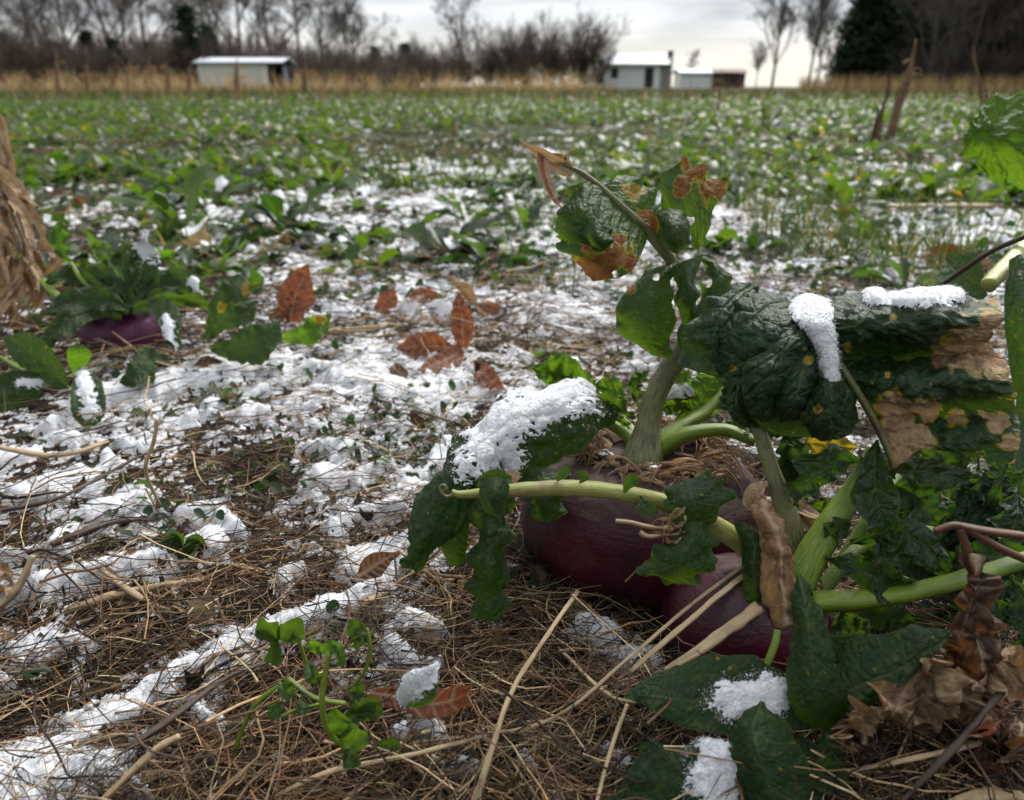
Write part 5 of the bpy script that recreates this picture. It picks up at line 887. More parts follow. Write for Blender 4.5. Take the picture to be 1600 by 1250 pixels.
# ------------------------------------------------------------------ field plants
def plant(seed, nl, ln, S=10, Wn=5, snowp=.25, coarse=False):
    r = np.random.default_rng(seed); Vs, Fs, MI, A = [], [], [], {'vein': [], 'dead': [], 'edge': [], 'tint': []}; b = 0
    for i in range(nl):
        az = i*2.4+r.normal(0, .3); l = r.uniform(*ln); rise = r.uniform(.25, 1.25); t = np.linspace(0, 1, S); e = rise-t*r.uniform(.6, 2.0)
        dr = np.append(0, np.cumsum(np.cos(e[:-1])))*l/(S-1); dz = np.append(0, np.cumsum(np.sin(e[:-1])))*l/(S-1); dz = np.maximum(dz, .004+.002*t)
        lob = r.integers(2, 5); pr = np.where(t < .3, .10+t*.3, (.35+.65*np.sin(np.pi*np.clip((t-.2)/.85, 0, 1))**.8)*(.50+.50*np.abs(np.sin(np.pi*lob*t*1.3)))); pr[-1] = .12
        pr = pr*(1-.16*((t*11) % 1)) if not coarse else pr; w_ = l*r.uniform(.15, .24)*pr; s = np.linspace(-1, 1, Wn); cup = r.uniform(-.3, .5); rl = r.normal(0, .35)
        ra = dr[:, None]+0*s; la = w_[:, None]*s; zz = dz[:, None]+w_[:, None]*(cup*np.abs(s)+rl*s)+.05*l*np.sin(9*t[:, None]+s*3+i)*np.abs(s)
        c, q = math.cos(az), math.sin(az); V = np.stack([ra*c-la*q, ra*q+la*c, zz], -1); n = S*Wn
        Vs.append(V.reshape(-1, 3)); F = grid_faces(S, Wn); Fs.append(F+b); MI += [0]*len(F); b += n
        A['vein'].append(np.tile(np.exp(-(s/.18)**2)*.8, S)); A['dead'].append((r.random(n) < .02)*.5+(.5 if r.random() < .03 else 0)); A['edge'].append(np.zeros(n)); A['tint'].append(np.full(n, r.uniform(.05, .95)))
        if r.random() < snowp:
            a0 = int(S*r.uniform(.35, .5)); a1 = min(S, a0+int(S*r.uniform(.3, .6))+1); j0 = r.integers(0, 2); j1 = Wn-r.integers(0, 2)
            sub = V[a0:a1, j0:j1].copy(); 
            if sub.shape[0] >= 2 and sub.shape[1] >= 2:
                h = np.full(sub.shape[:2], .0028*l/.07); h[0] = h[-1] = .0008; h[:, 0] = h[:, -1] = .0008; sub[..., 2] += h+.001*r.random(h.shape)
                F = grid_faces(*sub.shape[:2]); Vs.append(sub.reshape(-1, 3)); Fs.append(F+b); MI += [1]*len(F); m = sub.shape[0]*sub.shape[1]; b += m
                for k in A: A[k].append(np.zeros(m))
    return np.vstack(Vs), np.vstack(Fs), np.array(MI), {k: np.concatenate(v) for k, v in A.items()}
def field_leaf():
    m, t = newmat('field_leaf'); b = NB(t); tint = b.attr('tint').outputs['Fac']; ve = b.attr('vein').outputs['Fac']; de = b.attr('dead').outputs['Fac']
    oi = b.n('ShaderNodeObjectInfo'); k = b.m('ADD', b.m('MULTIPLY', tint, .65), b.m('MULTIPLY', oi.outputs['Random'], .3))
    c = b.cramp(k, [(.15, (.007, .021, .008)), (.45, (.020, .046, .009)), (.8, (.052, .088, .010)), (1, (.10, .10, .018))]); n = b.noise(120, 4)
    c = b.mix(b.m('MULTIPLY', ve, .35), c, (.05, .09, .03)); c = b.mix(b.ramp(b.m('ADD', de, b.m('MULTIPLY', n, .3)), (.4, .7, 0, 1)), c, (.22, .13, .05))
    c = b.mix(b.ramp(n, (.4, .7, 0, .35)), c, b.mix(1., c, (.5, .5, .5), 'MULTIPLY'))
    b.out(c, .42, .4, b.bump(b.noise(300, 3), .4, .002), .38, b.mix(1., c, (3.0, 3.2, .9), 'MULTIPLY')); return m
M['field'] = field_leaf()
protos = []
for k in range(9):
    V, F, MI, A = plant(40+k, 9+k % 4*3, (.045, .09) if k < 6 else (.07, .13), 16, 7, .25); protos.append((V, F, MI, A, mesh('leafy_plant', V, F, [M['field'], M['snow']], A, MI)))
# extra low rosettes close by, beyond the three hundred that get objects of their own
GP = 'leafy green crop plants scattered over the snowy field'
def put_plant(x, y, k, s, lab, g=GP):
    o = bpy.data.objects.new('leafy_plant', protos[k][4]); COL.objects.link(o); o.location = (x, y, GR(x, y)-.002); o.rotation_euler = (0, 0, random.uniform(0, 6.28)); o.scale = (s, s, s*random.uniform(.85, 1.25)); tag(o, lab, 'leafy plant', g); return o
for i, (px, py, s, k, lab) in enumerate([(290, 372, 1.2, 6, 'bright green lobed plant behind the left turnip'), (345, 395, 1.1, 2, 'dark clump just right of the left turnip leaves'), (420, 410, .8, 3, 'small bright lobed plant between left turnip and upright brown leaf'), (600, 425, .9, 1, 'green plant just behind the brown leaf group, left one'),
    (650, 440, .8, 4, 'green plant directly behind the tall upright brown leaf'), (700, 400, 1.2, 7, 'dark spreading plant left of centre in the snow'), (770, 420, 1.3, 8, 'large dark spreading plant left of the tall wilted turnip leaf'), (800, 400, .9, 2, 'dark low plant beside the tall wilted turnip leaf'), (540, 430, .7, 0, 'small plant on open snow right of the upright brown leaf'),
    (330, 330, 1.2, 6, 'tall bright plant at left above the turnip'), (250, 420, 1.0, 1, 'plant right behind the left turnip'), (160, 420, 1.1, 5, 'plant between dry husks and left turnip'), (580, 330, 1.1, 3, 'bright leaved plant in the middle of the snow field'), (760, 320, 1.2, 7, 'dense plant in the middle distance left of the wilted leaf'),
    (60, 330, 1.0, 4, 'plant beside the dry corn husks'), (1310, 330, 1.4, 5, 'dark green mound in the snow at right'), (1240, 400, 1.0, 0, 'plant in the snow above the curled leaf'), (1400, 300, 1.1, 8, 'low plant in front of the corn stub'), (1330, 430, .9, 3, 'small plant right above the snow ridge leaf'), (1180, 330, .9, 1, 'small plant right of the wilted leaf'),
    (370, 300, 1.2, 7, 'spreading plant in upper left snow'), (480, 330, 1.0, 2, 'low dark plant left of centre'), (960, 560, .45, 0, 'tiny dark plant behind the turnip neck'), (640, 630, .35, 3, 'tiny plant in the snow above the bare straw'), (70, 690, .4, 1, 'tiny green plant in the snow at left'), (150, 720, .4, 2, 'tiny plant by the slanting twig'), (420, 625, .35, 4, 'tiny plant in the snow band'), (980, 960, .3, 0, 'tiny dark plant in snow before the big turnip'), (90, 440, 1.0, 7, 'dark plant right of the dry husk bundle'), (310, 440, 1.1, 8, 'dark spreading plant behind the spotted leaf of the left turnip'), (390, 460, .7, 5, 'dark plant left of the upright brown leaf'), (270, 330, 1.1, 3, 'bright plant above the tallest left turnip leaf'), (200, 345, 1.0, 0, 'plant beside the brown leaf in the left greens'), (440, 375, .9, 6, 'plant above the upright brown leaf'), (640, 370, 1.0, 5, 'dark plant above the brown leaf group'), (560, 385, .9, 7, 'low plant on the snow above left end of the brown group'), (850, 440, .7, 2, 'dark low plant in the shade of the wilted leaf'), (510, 470, .5, 1, 'little dark plant between the upright leaf and the brown group'), (730, 350, 1.1, 8, 'dark mound of leaves at centre of the snow field'), (300, 520, .6, 4, 'small dark plant right of the left turnip'), (250, 660, .4, 5, 'tiny plant at the front of the snow band'), (340, 640, .45, 1, 'small green tuft under the snow band'), (500, 560, .4, 2, 'small dark plant in the snow under the pale green leaf'), (620, 655, .4, 0, 'mossy green tuft above the bare straw'), (860, 560, .5, 3, 'small plant beside the light green inner leaves'), (1010, 345, .9, 6, 'plant behind the right wilted lobe'), (1180, 400, .8, 5, 'plant in the snow above the hole-ridden lobe')]):
    q = H(px, py); put_plant(q[0], q[1], k, s, lab, None) if False else put_plant(q[0], q[1], k, s*(.98 if py < 480 else .8), lab)
cnt = 0; tries = 0; placed = []; ROW = []
while cnt < 236 and tries < 20000:
    tries += 1; r = math.exp(random.uniform(math.log(1.2), math.log(7))); a = random.uniform(-.66, .66); x, y = r*math.sin(a), r*math.cos(a)
    px, py, d = [float(v) for v in proj(np.array([x, y, 0.]))]
    dens = .95 if px < 420 else .55 if px < 900 else .5
    if py > 330: dens *= .35
    if 1050 < px and 330 > py > 240: dens *= .7
    if random.random() > dens or any((x-u)**2+(y-v)**2 < (.07+.02*r)**2 for u, v in placed): continue
    placed.append((x, y)); cnt += 1
    ROW.append((px, py, put_plant(x, y, random.randrange(9), random.uniform(.5, 1.05)*(1+.05*r), 'low leafy green crop plant')))
ORD = 'leftmost second third fourth fifth sixth seventh eighth ninth tenth eleventh twelfth thirteenth fourteenth fifteenth sixteenth seventeenth eighteenth nineteenth twentieth'.split()
def ordinals(items, what):     # items: (px, object); what: text with %s for the ordinal
    for i, (p_, o_) in enumerate(sorted(items, key=lambda q: q[0])): o_['label'] = what % (ORD[i] if i == 0 else ORD[min(i, 19)]+' from left')
CB = [(-999, 130, 'beyond the dry husks'), (130, 310, 'in line with the left turnip'), (310, 450, 'in line with the long shed'), (450, 600, 'right of the long shed'), (600, 760, 'in line with the lone tall tree'), (760, 930, 'in line with the rounded bush'), (930, 1060, 'in line with the cabin'), (1060, 1240, 'in line with the far red building'), (1240, 1440, 'around the corn stubs'), (1440, 9999, 'by the bright right leaf')]
DB = [(-99, 190, 'farthest'), (190, 225, 'far'), (225, 280, 'middle'), (280, 9999, 'near')]
for a_, b_, cn in CB:
    for c_, d_, dn in DB: ordinals([(p_, o_) for p_, y_, o_ in ROW if a_ <= p_ < b_ and c_ <= y_ < d_], '%s leafy plant of the '+dn+' row '+cn)
# beyond: too many to count
far = []; cp = [plant(80+k, 9, (.05, .10), 6, 3, .12) for k in range(6)]
VV, FF, MM, AA, b = [], [], [], {'vein': [], 'dead': [], 'edge': [], 'tint': []}, 0
n = 13500; r = np.where(RNG.random(n) < .45, np.sqrt(RNG.uniform(9**2, 32**2, n)), np.exp(RNG.uniform(math.log(2.2), math.log(32), n))); a = RNG.uniform(-.68, .68, n)
for i in range(n):
    if r[i] < 6 and fbm(np.array([r[i]*math.sin(a[i])/.7]), np.array([r[i]*math.cos(a[i])/.9]), 17, 2)[0] < -.02-(a[i] < -.2)*.3: continue
    V, F, MI, A = cp[i % 6]; s = random.uniform(.6, 1.3)*(1+r[i]*.03); q = random.uniform(0, 6.28); c, sn = math.cos(q)*s, math.sin(q)*s; x, y = r[i]*math.sin(a[i]), r[i]*math.cos(a[i])
    VV.append(np.stack([V[:, 0]*c-V[:, 1]*sn+x, V[:, 0]*sn+V[:, 1]*c+y, V[:, 2]*s], -1)); FF.append(F+b); MM.append(MI); b += len(V)
    for k in AA: AA[k].append(A[k])
VV = np.vstack(VV); VV[:, 2] += relief(VV[:, 0], VV[:, 1])
kind(obj('distant_crop', VV, np.vstack(FF), [M['field'], M['snow']], None, {k: np.concatenate(v) for k, v in AA.items()}, np.concatenate(MM), base=(0, 0, 0)), 'stuff')
# ------------------------------------------------------------------ tall dry grass and weeds before the tree line
def FX(px, y): return (px-800)/FPX*(CT*y+HC*ST)
def FZ(py, y): return HC+y*math.tan(-TILT+math.atan((625-py)/FPX))
def band(y0, y1, p0=-60, p1=1660):
    def f(n):
        y = RNG.uniform(y0, y1, n); px = RNG.uniform(p0, p1, n); return (px-800)/FPX*(CT*y), y
    return f
def fband(y0, y1, fpx):
    def f(n):
        y = RNG.uniform(y0, y1, n); px = fpx(n); return (px-800)/FPX*(CT*y), y
    return f
GN = np.array([(.035, .06, .014), (.025, .05, .010), (.06, .065, .025), (.12, .095, .045), (.05, .06, .015)])
clump = lambda n: np.where(RNG.random(n) < .6, RNG.choice([20, 90, 150, 195, 215, 235, 255, 285, 372, 478, 530, 575, 640, 700, 800, 850, 890], n)+RNG.normal(0, 9, n), RNG.uniform(-60, 930, n))
V, F, C = join([blades(9000, band(14, 30), (.12, .30), (.005, .011), GN, .3, 4), blades(9000, fband(26, 46, lambda n: RNG.uniform(-60, 960, n)), (.12, .52), (.007, .016), np.vstack([TAN*1.1, GN]), .5, 4),
                blades(2600, fband(30, 44, clump), (.35, 1.25), (.010, .020), TAN*1.3, .55, 4), blades(6500, band(30, 50, 920, 1660), (.08, .24), (.007, .016), np.vstack([TAN*.7, GN, TAN*.5]), .3, 4),
                blades(1500, band(10, 30), (.2, .5), (.004, .009), TAN*.8, .3, 4), blades(2500, band(50, 75, 1250, 1660), (.8, 1.4), (.012, .025), TAN*.7, .2, 4)])
kind(obj('dry_grass', V, F, M['drygrass'], None, {'col': C}, base=(0, 0, 0)), 'stuff')
# ------------------------------------------------------------------ corn stalks and stubs
rc = random.Random(3)
def corn(px, base_py, top_py, wpx, lean, lab, nst=3, rag=6, name='corn_stalk', mat='husk', mat2='dead_tan', group='broken corn stalks standing in the field', Yd=None):
    y = Yd or (HC/math.tan(TILT+math.atan((base_py-625)/FPX))); d = y*CT+HC*ST
    if Yd: base_py = 625-FPX*((y*ST-HC*CT)/d)
    t = thing(name, lab, 'corn stalk', (FX(px, y), y, 0), group)
    hpx = base_py-top_py
    for i in range(nst):
        dx = rc.uniform(-wpx, wpx)*.5; h = hpx*(1 if i == 0 else rc.uniform(.45, .85)); l = lean*h/hpx+rc.uniform(-.1, .1)*wpx
        stem([(px+dx, base_py+1, d, wpx*.22), (px+dx+l*.3, base_py-h*.4, d, wpx*.19), (px+dx+l*.8, base_py-h*.75, d, wpx*.13), (px+dx+l, base_py-h, d, wpx*.05)], 'stalk', M[mat if i % 2 else mat2], t, sides=7, n=14, groove=.3, bumpy=.25)
    for i in range(rag):
        u = rc.uniform(.15, .8); x0 = px+lean*u+rc.uniform(-3, 3); y0 = base_py-hpx*u; sx = rc.choice((-1, 1))*rc.uniform(.4, 1.3)*wpx; k = rc.uniform(-.6, .6)
        ribbon([(x0, y0, d), (x0+sx*.4, y0-k*wpx*.3-wpx*.2, d), (x0+sx*.8, y0-k*wpx*.5, d), (x0+sx, y0+rc.uniform(-.6, .5)*wpx, d)], wpx*.08/FPX*d, M[mat], 'dry_leaf', t, (rc.uniform(-1, 1), rc.uniform(-1, 2)), .4, res=d*.0012, crumple=d*.0006)
    return t
corn(1394, 228, 62, 19, 42, 'tallest broken corn stub at right, forked and splintered at the top', 5, 8, mat='husk', mat2='dead_tan')
corn(1366, 232, 112, 15, 22, 'shorter grey corn stub leaning beside the tallest one', 3, 4, mat='dead_tan', mat2='dead_brown')
corn(1545, 0, 72, 15, -18, 'slanting orange broken stalk in front of the dark pines', 2, 2, Yd=7, mat='dead_red', mat2='dead_tan')
corn(1120, 190, 108, 8, 6, 'single tan stalk standing in front of the small red-roofed building', 2, 8)
corn(712, 215, 158, 8, -3, 'short tan stub in the middle of the field', 2, 2)
corn(1195, 215, 160, 10, 4, 'brown weed stem in the field below the thin bare trees', 3, 3, mat='dead_brown')
corn(600, 290, 215, 7, 3, 'thin brown weed stem left of centre', 2, 2, mat='dead_brown')
corn(92, 0, 78, 12, -4, 'tallest dry corn stalk at far left in the grass band', 2, 9, Yd=26)
for i, (px, tp, nm) in enumerate([(205, 92, 'leftmost of the corn stalk cluster left of the long shed'), (232, 88, 'middle of the corn stalk cluster left of the long shed'), (262, 96, 'rightmost of the corn stalk cluster left of the long shed'), (298, 100, 'corn stalk just left of the long shed'), (372, 92, 'corn stalk in front of the long shed'), (478, 100, 'corn stalk just right of the long shed'), (140, 100, 'low corn stalk right of the tallest far left one'), (575, 108, 'corn stalk before the low brush at centre left'), (640, 108, 'corn stalk before the brush left of the lone tree')]):
    corn(px, 0, tp, 12, rc.uniform(-6, 6), nm, 2, 10, Yd=rc.uniform(26, 33))
# ------------------------------------------------------------------ sheds and houses
def simple_mat(name, c, rough=.7, n=3., amt=.3, bump=None):
    m, t = newmat(name); b = NB(t); k = b.noise(n, 5, .65); b.out(b.mix(b.m('MULTIPLY', b.ramp(k, (.35, .7, 0, 1)), amt), c, tuple(v*.5 for v in c)), rough, .3, b.bump(k, .2, .02)); return m
M['wallw'] = simple_mat('white_siding', (.82, .82, .82)); M['wallg'] = simple_mat('cream_metal', (.72, .69, .62)); M['roofm'] = simple_mat('pale_metal_roof', (.62, .66, .72), .4, 1.5, .15)
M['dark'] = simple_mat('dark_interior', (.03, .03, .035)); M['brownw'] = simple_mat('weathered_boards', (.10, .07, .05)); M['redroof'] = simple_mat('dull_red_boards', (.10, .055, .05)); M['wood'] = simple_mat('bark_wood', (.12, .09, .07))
def boxes(name, bs, mat, parent):
    V, F, b = [], [], 0
    for (x0, x1, y0, y1, z0, z1) in bs:
        V += [(x0, y0, z0), (x1, y0, z0), (x1, y1, z0), (x0, y1, z0), (x0, y0, z1), (x1, y0, z1), (x1, y1, z1), (x0, y1, z1)]
        F += [(b, b+3, b+2, b+1), (b+4, b+5, b+6, b+7), (b, b+1, b+5, b+4), (b+1, b+2, b+6, b+5), (b+2, b+3, b+7, b+6), (b+3, b, b+4, b+7)]; b += 8
    p = WL[parent.name]; return obj(name, np.array(V)+p, F, mat, parent, smooth=False)
def roof(name, x0, x1, y0, y1, ze, zr, mat, parent, yr=None, t=.08):
    yr = (y0+y1)/2 if yr is None else yr; s = [(y0, ze), (yr, zr), (y1, ze)]; V = []
    for x in (x0, x1):
        for (y, z) in s: V += [(x, y, z), (x, y, z+t)]
    F = []
    for i in (0, 2): F += [(i, i+2, i+8, i+6), (i+1, i+7, i+9, i+3)]
    F += [(0, 6, 7, 1), (4, 5, 11, 10), (0, 1, 3, 2), (2, 3, 5, 4), (6, 8, 9, 7), (8, 10, 11, 9)]
    return obj(name, np.array(V)+WL[parent.name], F, mat, parent, smooth=False)
# long low shed
Ys = 62; w0 = FX(314, Ys); w1 = FX(418, Ys); zt = FZ(93, Ys)
S1 = thing('storage_shed', 'long low cream metal shed with a pale roof and an open dark right end', 'shed', (w0, Ys, 0)); W1 = w1-w0
boxes('wall', [(0, W1, 0, .12, 0, zt-.25), (0, .12, .121, 3.4, 0, zt-.25), (0, W1, 3.401, 3.5, 0, zt-.25)], M['wallg'], S1)
boxes('corner_post', [(W1+.002, W1+.14, -.03, .12, 0, zt-.252)], M['wallw'], S1); boxes('end_wall', [(W1+.5, W1+1.4, 3.0, 3.1, 0, zt-.3), (W1+1.0, W1+1.08, 1.2, 2.99, 0, zt-.35)], simple_mat('blue_grey_panel', (.25, .30, .36)), S1)
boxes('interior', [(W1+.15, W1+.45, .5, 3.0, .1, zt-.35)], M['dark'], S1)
roof('roof', -.2, W1+1.45, -.3, 3.9, zt-.24, zt+.12, M['roofm'], S1)
boxes('rib', [(x_, x_+.06, -.035, -.002, .05, zt-.3) for x_ in np.arange(.3, W1-.2, .55)], M['wallg'], S1)
# white cabin
Yc = 88; x0 = FX(944, Yc); x1 = FX(1030, Yc); ze = FZ(101, Yc); zr = FZ(84, Yc)
S2 = thing('cabin', 'small white cabin with a pale metal roof, two dark openings and a brown weathered end', 'cabin', (x0, Yc, 0)); W2 = x1-x0
boxes('wall', [(0, W2, 0, .15, 0, ze-.02), (0, .15, .151, 3.8, 0, ze-.02), (.151, W2, 3.801, 3.9, 0, ze-.02)], M['wallw'], S2)
for u0, u1, z0_ in ((.11, .24, .45), (.72, .88, .05)):
    wdw = boxes('window' if z0_ > .1 else 'door', [(W2*u0, W2*u1, -.02, -.003, ze*z0_, ze*.88)], M['dark'], S2)
    fr_ = boxes('frame', [(W2*u0-.08, W2*u0-.002, -.04, -.003, ze*z0_, ze*.88), (W2*u1+.002, W2*u1+.08, -.04, -.003, ze*z0_, ze*.88), (W2*u0-.08, W2*u1+.08, -.04, -.003, ze*.88+.002, ze*.88+.1)], M['wallw'], S2)
boxes('end_wall', [(W2+.002, W2+1.2, .2, 3.7, 0, ze-.03)], M['brownw'], S2)
boxes('post', [(W2+.2+i*.42, W2+.3+i*.42, .05, .197, 0, ze+.1+i*.35) for i in range(3)], M['wallw'], S2)
boxes('chimney', [(W2+1.0, W2+1.5, 1.2, 1.9, 0, zr+.35)], M['brownw'], S2)
roof('roof', -.35, W2+1.0, -.5, 4.3, ze, zr, M['roofm'], S2)
# far building
Yf = 130; x0 = FX(1062, Yf); x1 = FX(1162, Yf); zt = FZ(111, Yf)
S3 = thing('farm_building', 'distant low building, left half white and right half dull red', 'building', (x0, Yf, 0)); W3_ = x1-x0
boxes('wall', [(0, W3_*.5, 0, 5, 0, zt-.3)], M['wallw'], S3); boxes('red_wing', [(W3_*.5+.01, W3_, -.3, 5, 0, zt-.3)], M['redroof'], S3)
roof('roof', -.4, W3_*.5, -.5, 5.5, zt-.3, zt+.3, M['roofm'], S3); roof('wing_roof', W3_*.5+.02, W3_+.3, -.8, 5.5, zt-.28, zt+.35, M['redroof'], S3)
boxes('window', [(W3_*f, W3_*f+.7, -.33, -.303, zt*.3, zt*.6) for f in (.6, .78)], M['dark'], S3)
# ------------------------------------------------------------------ trees
def spawn(C, R, k, ratio, ang, upb, r, S=5, t0=.25, rr=.5, wob=.06):
    Np, Sp, _ = C.shape; L0 = np.linalg.norm(C[:, -1]-C[:, 0], axis=1); i = np.repeat(np.arange(Np), k); n = len(i); t = r.uniform(t0, 1, n)
    f = t*(Sp-1); a = np.minimum(f.astype(int), Sp-2); f = (f-a)[:, None]; base = C[i, a]*(1-f)+C[i, a+1]*f; T = C[i, a+1]-C[i, a]; T /= np.linalg.norm(T, axis=1, keepdims=True)+1e-9
    q = r.normal(size=(n, 3)); q -= (q*T).sum(1, keepdims=True)*T; q /= np.linalg.norm(q, axis=1, keepdims=True)+1e-9; an = r.normal(ang, .22, n)[:, None]
    D = T*np.cos(an)+q*np.sin(an)+np.array([0, 0, upb]); D /= np.linalg.norm(D, axis=1, keepdims=True); l = L0[i]*ratio*(1.15-.6*t)*r.uniform(.6, 1.25, n)
    s = np.linspace(0, 1, S)[None, :, None]; W = np.cumsum(r.normal(0, wob, (n, S, 3)), axis=1)*s; W -= W[:, :1]
    Cc = base[:, None]+l[:, None, None]*(D[:, None]*s+W+np.array([0, 0, upb*.35])*s*s)
    rad = (R[i, a]*rr)[:, None]*np.linspace(1, .4, S)[None]; return Cc, rad
def tree_mesh(seed, h, tr, spread=.8, up=.25, k=(15, 9, 8, 6), low=.18, cbar=(.12, .10, .088), ctw=(.15, .12, .105), minr=.010):
    r = np.random.default_rng(seed); s = np.linspace(0, 1, 9); t = np.stack([h*.05*np.sin(s*3+seed)*s, h*.04*np.cos(s*2.5+seed)*s, s*h], -1)[None]; tR = (tr*np.linspace(1, .18, 9))[None]
    L1 = spawn(t, tR, k[0], .48, spread, up, r, 7, low, .5, .05); L2 = spawn(*L1, k[1], .5, .7, up*.8, r, 5); L3 = spawn(*L2, k[2], .5, .7, up*.6, r, 5, rr=.55); L4 = spawn(*L3, k[3], .6, .6, up*.5, r, 4, rr=.6)
    f = lambda C, R, sd, c: (*tubes(C, np.maximum(R, minr), sd), c)
    A_ = []
    for (C, R), sd, c in ((( t, tR), 9, cbar), (L1, 6, cbar), (L2, 4, cbar)):
        V, F = tubes(C, np.maximum(R, minr), sd); A_.append((V, F, np.tile(np.array(c), (len(V), 1))))
    B_ = []
    for (C, R), sd in ((L3, 3), (L4, 3)):
        V, F = tubes(C, np.maximum(R, minr), sd); B_.append((V, F, np.tile(np.array(ctw), (len(V), 1))))
    V, F, C = join(A_); m1 = mesh('trunk', V, F, M['twigs'], {'col': C}); V, F, C = join(B_); m2 = mesh('crown', V, F, M['twigs'], {'col': C}); return m1, m2
def shrub_mesh(seed, h, wd, n0, k, c, minr=.007):
    r = np.random.default_rng(seed); a = r.uniform(0, 6.28, n0); rad = wd*.35*np.sqrt(r.random(n0)); S = 6; s = np.linspace(0, 1, S)[None]
    x0 = rad*np.cos(a); y0 = rad*np.sin(a); hh = h*r.uniform(.5, 1, n0)*(1-.3*(rad/(wd*.35))**2); lean = wd*.35*r.uniform(.3, 1, n0)
    C = np.stack([x0[:, None]+(lean*np.cos(a))[:, None]*s**1.4, y0[:, None]+(lean*np.sin(a))[:, None]*s**1.4, hh[:, None]*s], -1); C[..., :2] += .03*h*np.cumsum(r.normal(0, .5, (n0, S, 2)), axis=1); R = np.full((n0, S), .03)*np.linspace(1, .4, S)
    L1 = spawn(C, R, k[0], .45, .55, .2, r, 4, .15, .6); L2 = spawn(*L1, k[1], .55, .6, .15, r, 4, .1, .7)
    P1 = [(*tubes(C, R, 4), None)]; P2 = []
    V, F = tubes(C, R, 4); m1 = mesh('stems', V, F, M['twigs'], {'col': np.tile(c, (len(V), 1))*.8}); 
    for Cc, Rr in (L1, L2):
        V, F = tubes(Cc, np.maximum(Rr, minr), 3); P2.append((V, F, np.tile(np.array(c), (len(V), 1))*r.uniform(.7, 1.3)))
    V, F, Cc = join(P2); return m1, mesh('twigs', V, F, M['twigs'], {'col': Cc})
def conifer_mesh(seed, h, wd, n, c, low=.0, pw=.8):
    r = np.random.default_rng(seed); V, F = tubes(np.array([[[0, 0, 0], [0, 0, h*.5], [0, 0, h*.97]]]), np.array([[h*.018, h*.012, .02]]), 7); m1 = mesh('trunk', V, F, M['twigs'], {'col': np.tile((.06, .045, .035), (len(V), 1))})
    nb = 130; zb = h*(low+(1-low)*r.random(nb)**1.15); ab = r.uniform(0, 6.28, nb); rb = wd*.5*np.clip(1-(zb/h-low)/(1-low), .03, 1)**pw*r.uniform(.6, 1.1, nb)
    i = r.integers(0, nb, n); t = r.random(n)**.6; x = rb[i]*t*np.cos(ab[i]); y = rb[i]*t*np.sin(ab[i]); z = zb[i]+rb[i]*t*.15-.12*rb[i]*t*t; sp = .10*wd*(.4+t)
    P0 = np.stack([x, y, z], -1)+r.normal(size=(n, 3))*sp[:, None]*[.5, .5, .38]; P0[:, 2] = np.maximum(P0[:, 2], .05)
    d1 = r.normal(size=(n, 3)); d1 /= np.linalg.norm(d1, axis=1, keepdims=True); d2 = np.cross(d1, r.normal(size=(n, 3))); d2 /= np.linalg.norm(d2, axis=1, keepdims=True); s1 = r.uniform(.10, .28, (n, 1))*h/7; s2 = s1*.28
    V = np.stack([P0-d1*s1, P0-d2*s2, P0+d1*s1, P0+d2*s2], 1).reshape(-1, 3); F = np.arange(4*n).reshape(-1, 4); cc = np.repeat(np.array(c)*r.uniform(.5, 1.5, (n, 1)), 4, axis=0)
    return m1, mesh('crown', V, F, M['needles'], {'col': cc}, smooth=False)
def inst(name, ms, names, px, Y, s, lab, cat_, group, rz=None, sz=1):
    t = thing(name, lab, cat_, (FX(px, Y), Y, -.05), group); t.rotation_euler = (0, 0, rz if rz is not None else random.uniform(0, 6.28)); t.scale = (s, s, s*sz)
    for m, n_ in zip(ms, names):
        o = bpy.data.objects.new(n_, m); COL.objects.link(o); o.parent = t
    return t
TR = [tree_mesh(200+i, 13, .20, .75+.1*(i % 3), .22, low=.12+.04*(i % 3)) for i in range(4)]
TH = [tree_mesh(230+i, 12, .20, .5, .28, (16, 9, 7, 5), .10, (.10, .085, .075), (.12, .10, .09), minr=.011) for i in range(3)]
SH = [shrub_mesh(260+i, 4, 5, 26, (14, 9), c) for i, c in enumerate([(.13, .095, .078), (.10, .08, .07), (.17, .13, .11), (.13, .085, .065)])]
CO = [conifer_mesh(300+i, 7, 3.6, 9000, (.026, .042, .022), 0, .7) for i in range(2)]
PI_ = [conifer_mesh(320+i, 13, 8.5, 22000, (.022, .042, .022), .0, .55) for i in range(3)]
LT = []
for i, (px, Y, s) in enumerate([(-40, 78, 1.0), (15, 88, 1.05), (65, 80, .95), (120, 92, 1.1), (180, 76, 1.0), (235, 90, 1.1), (285, 100, 1.1), (345, 96, 1.1), (385, 78, .98), (430, 90, 1.1), (470, 84, .9), (505, 100, .95), (545, 92, .78), (-90, 85, 1.1), (560, 110, .7), (90, 110, 1.2), (210, 115, 1.2), (410, 118, 1.2)]):
    LT.append((px, inst('bare_tree', TR[i % 4], ('trunk', 'crown'), px, Y, s, 'leafless grey-brown tree in the left tree line behind the brush and the long shed', 'bare tree', 'bare trees of the left tree line')))
for i, (px, Y, s, lab) in enumerate([(720, 105, .98, 'lone tall slender bare tree left of the brown bush'), (1205, 92, .88, 'taller forked bare tree standing right of the red building'), (1262, 98, .86, 'thin bare tree next to the dark pines'), (1275, 112, .8, 'faint thin bare tree just left of the dark pines'), (612, 125, .5, 'small faint bare tree above the low brush left of the lone tall tree'), (1180, 120, .45, 'small faint bare tree just right of the red building'), (1080, 150, .4, 'tiny faint tree top behind the white half of the far building')]):
    inst('bare_tree', TH[i % 3], ('trunk', 'crown'), px, Y, s, lab, 'bare tree', None)
SL = []
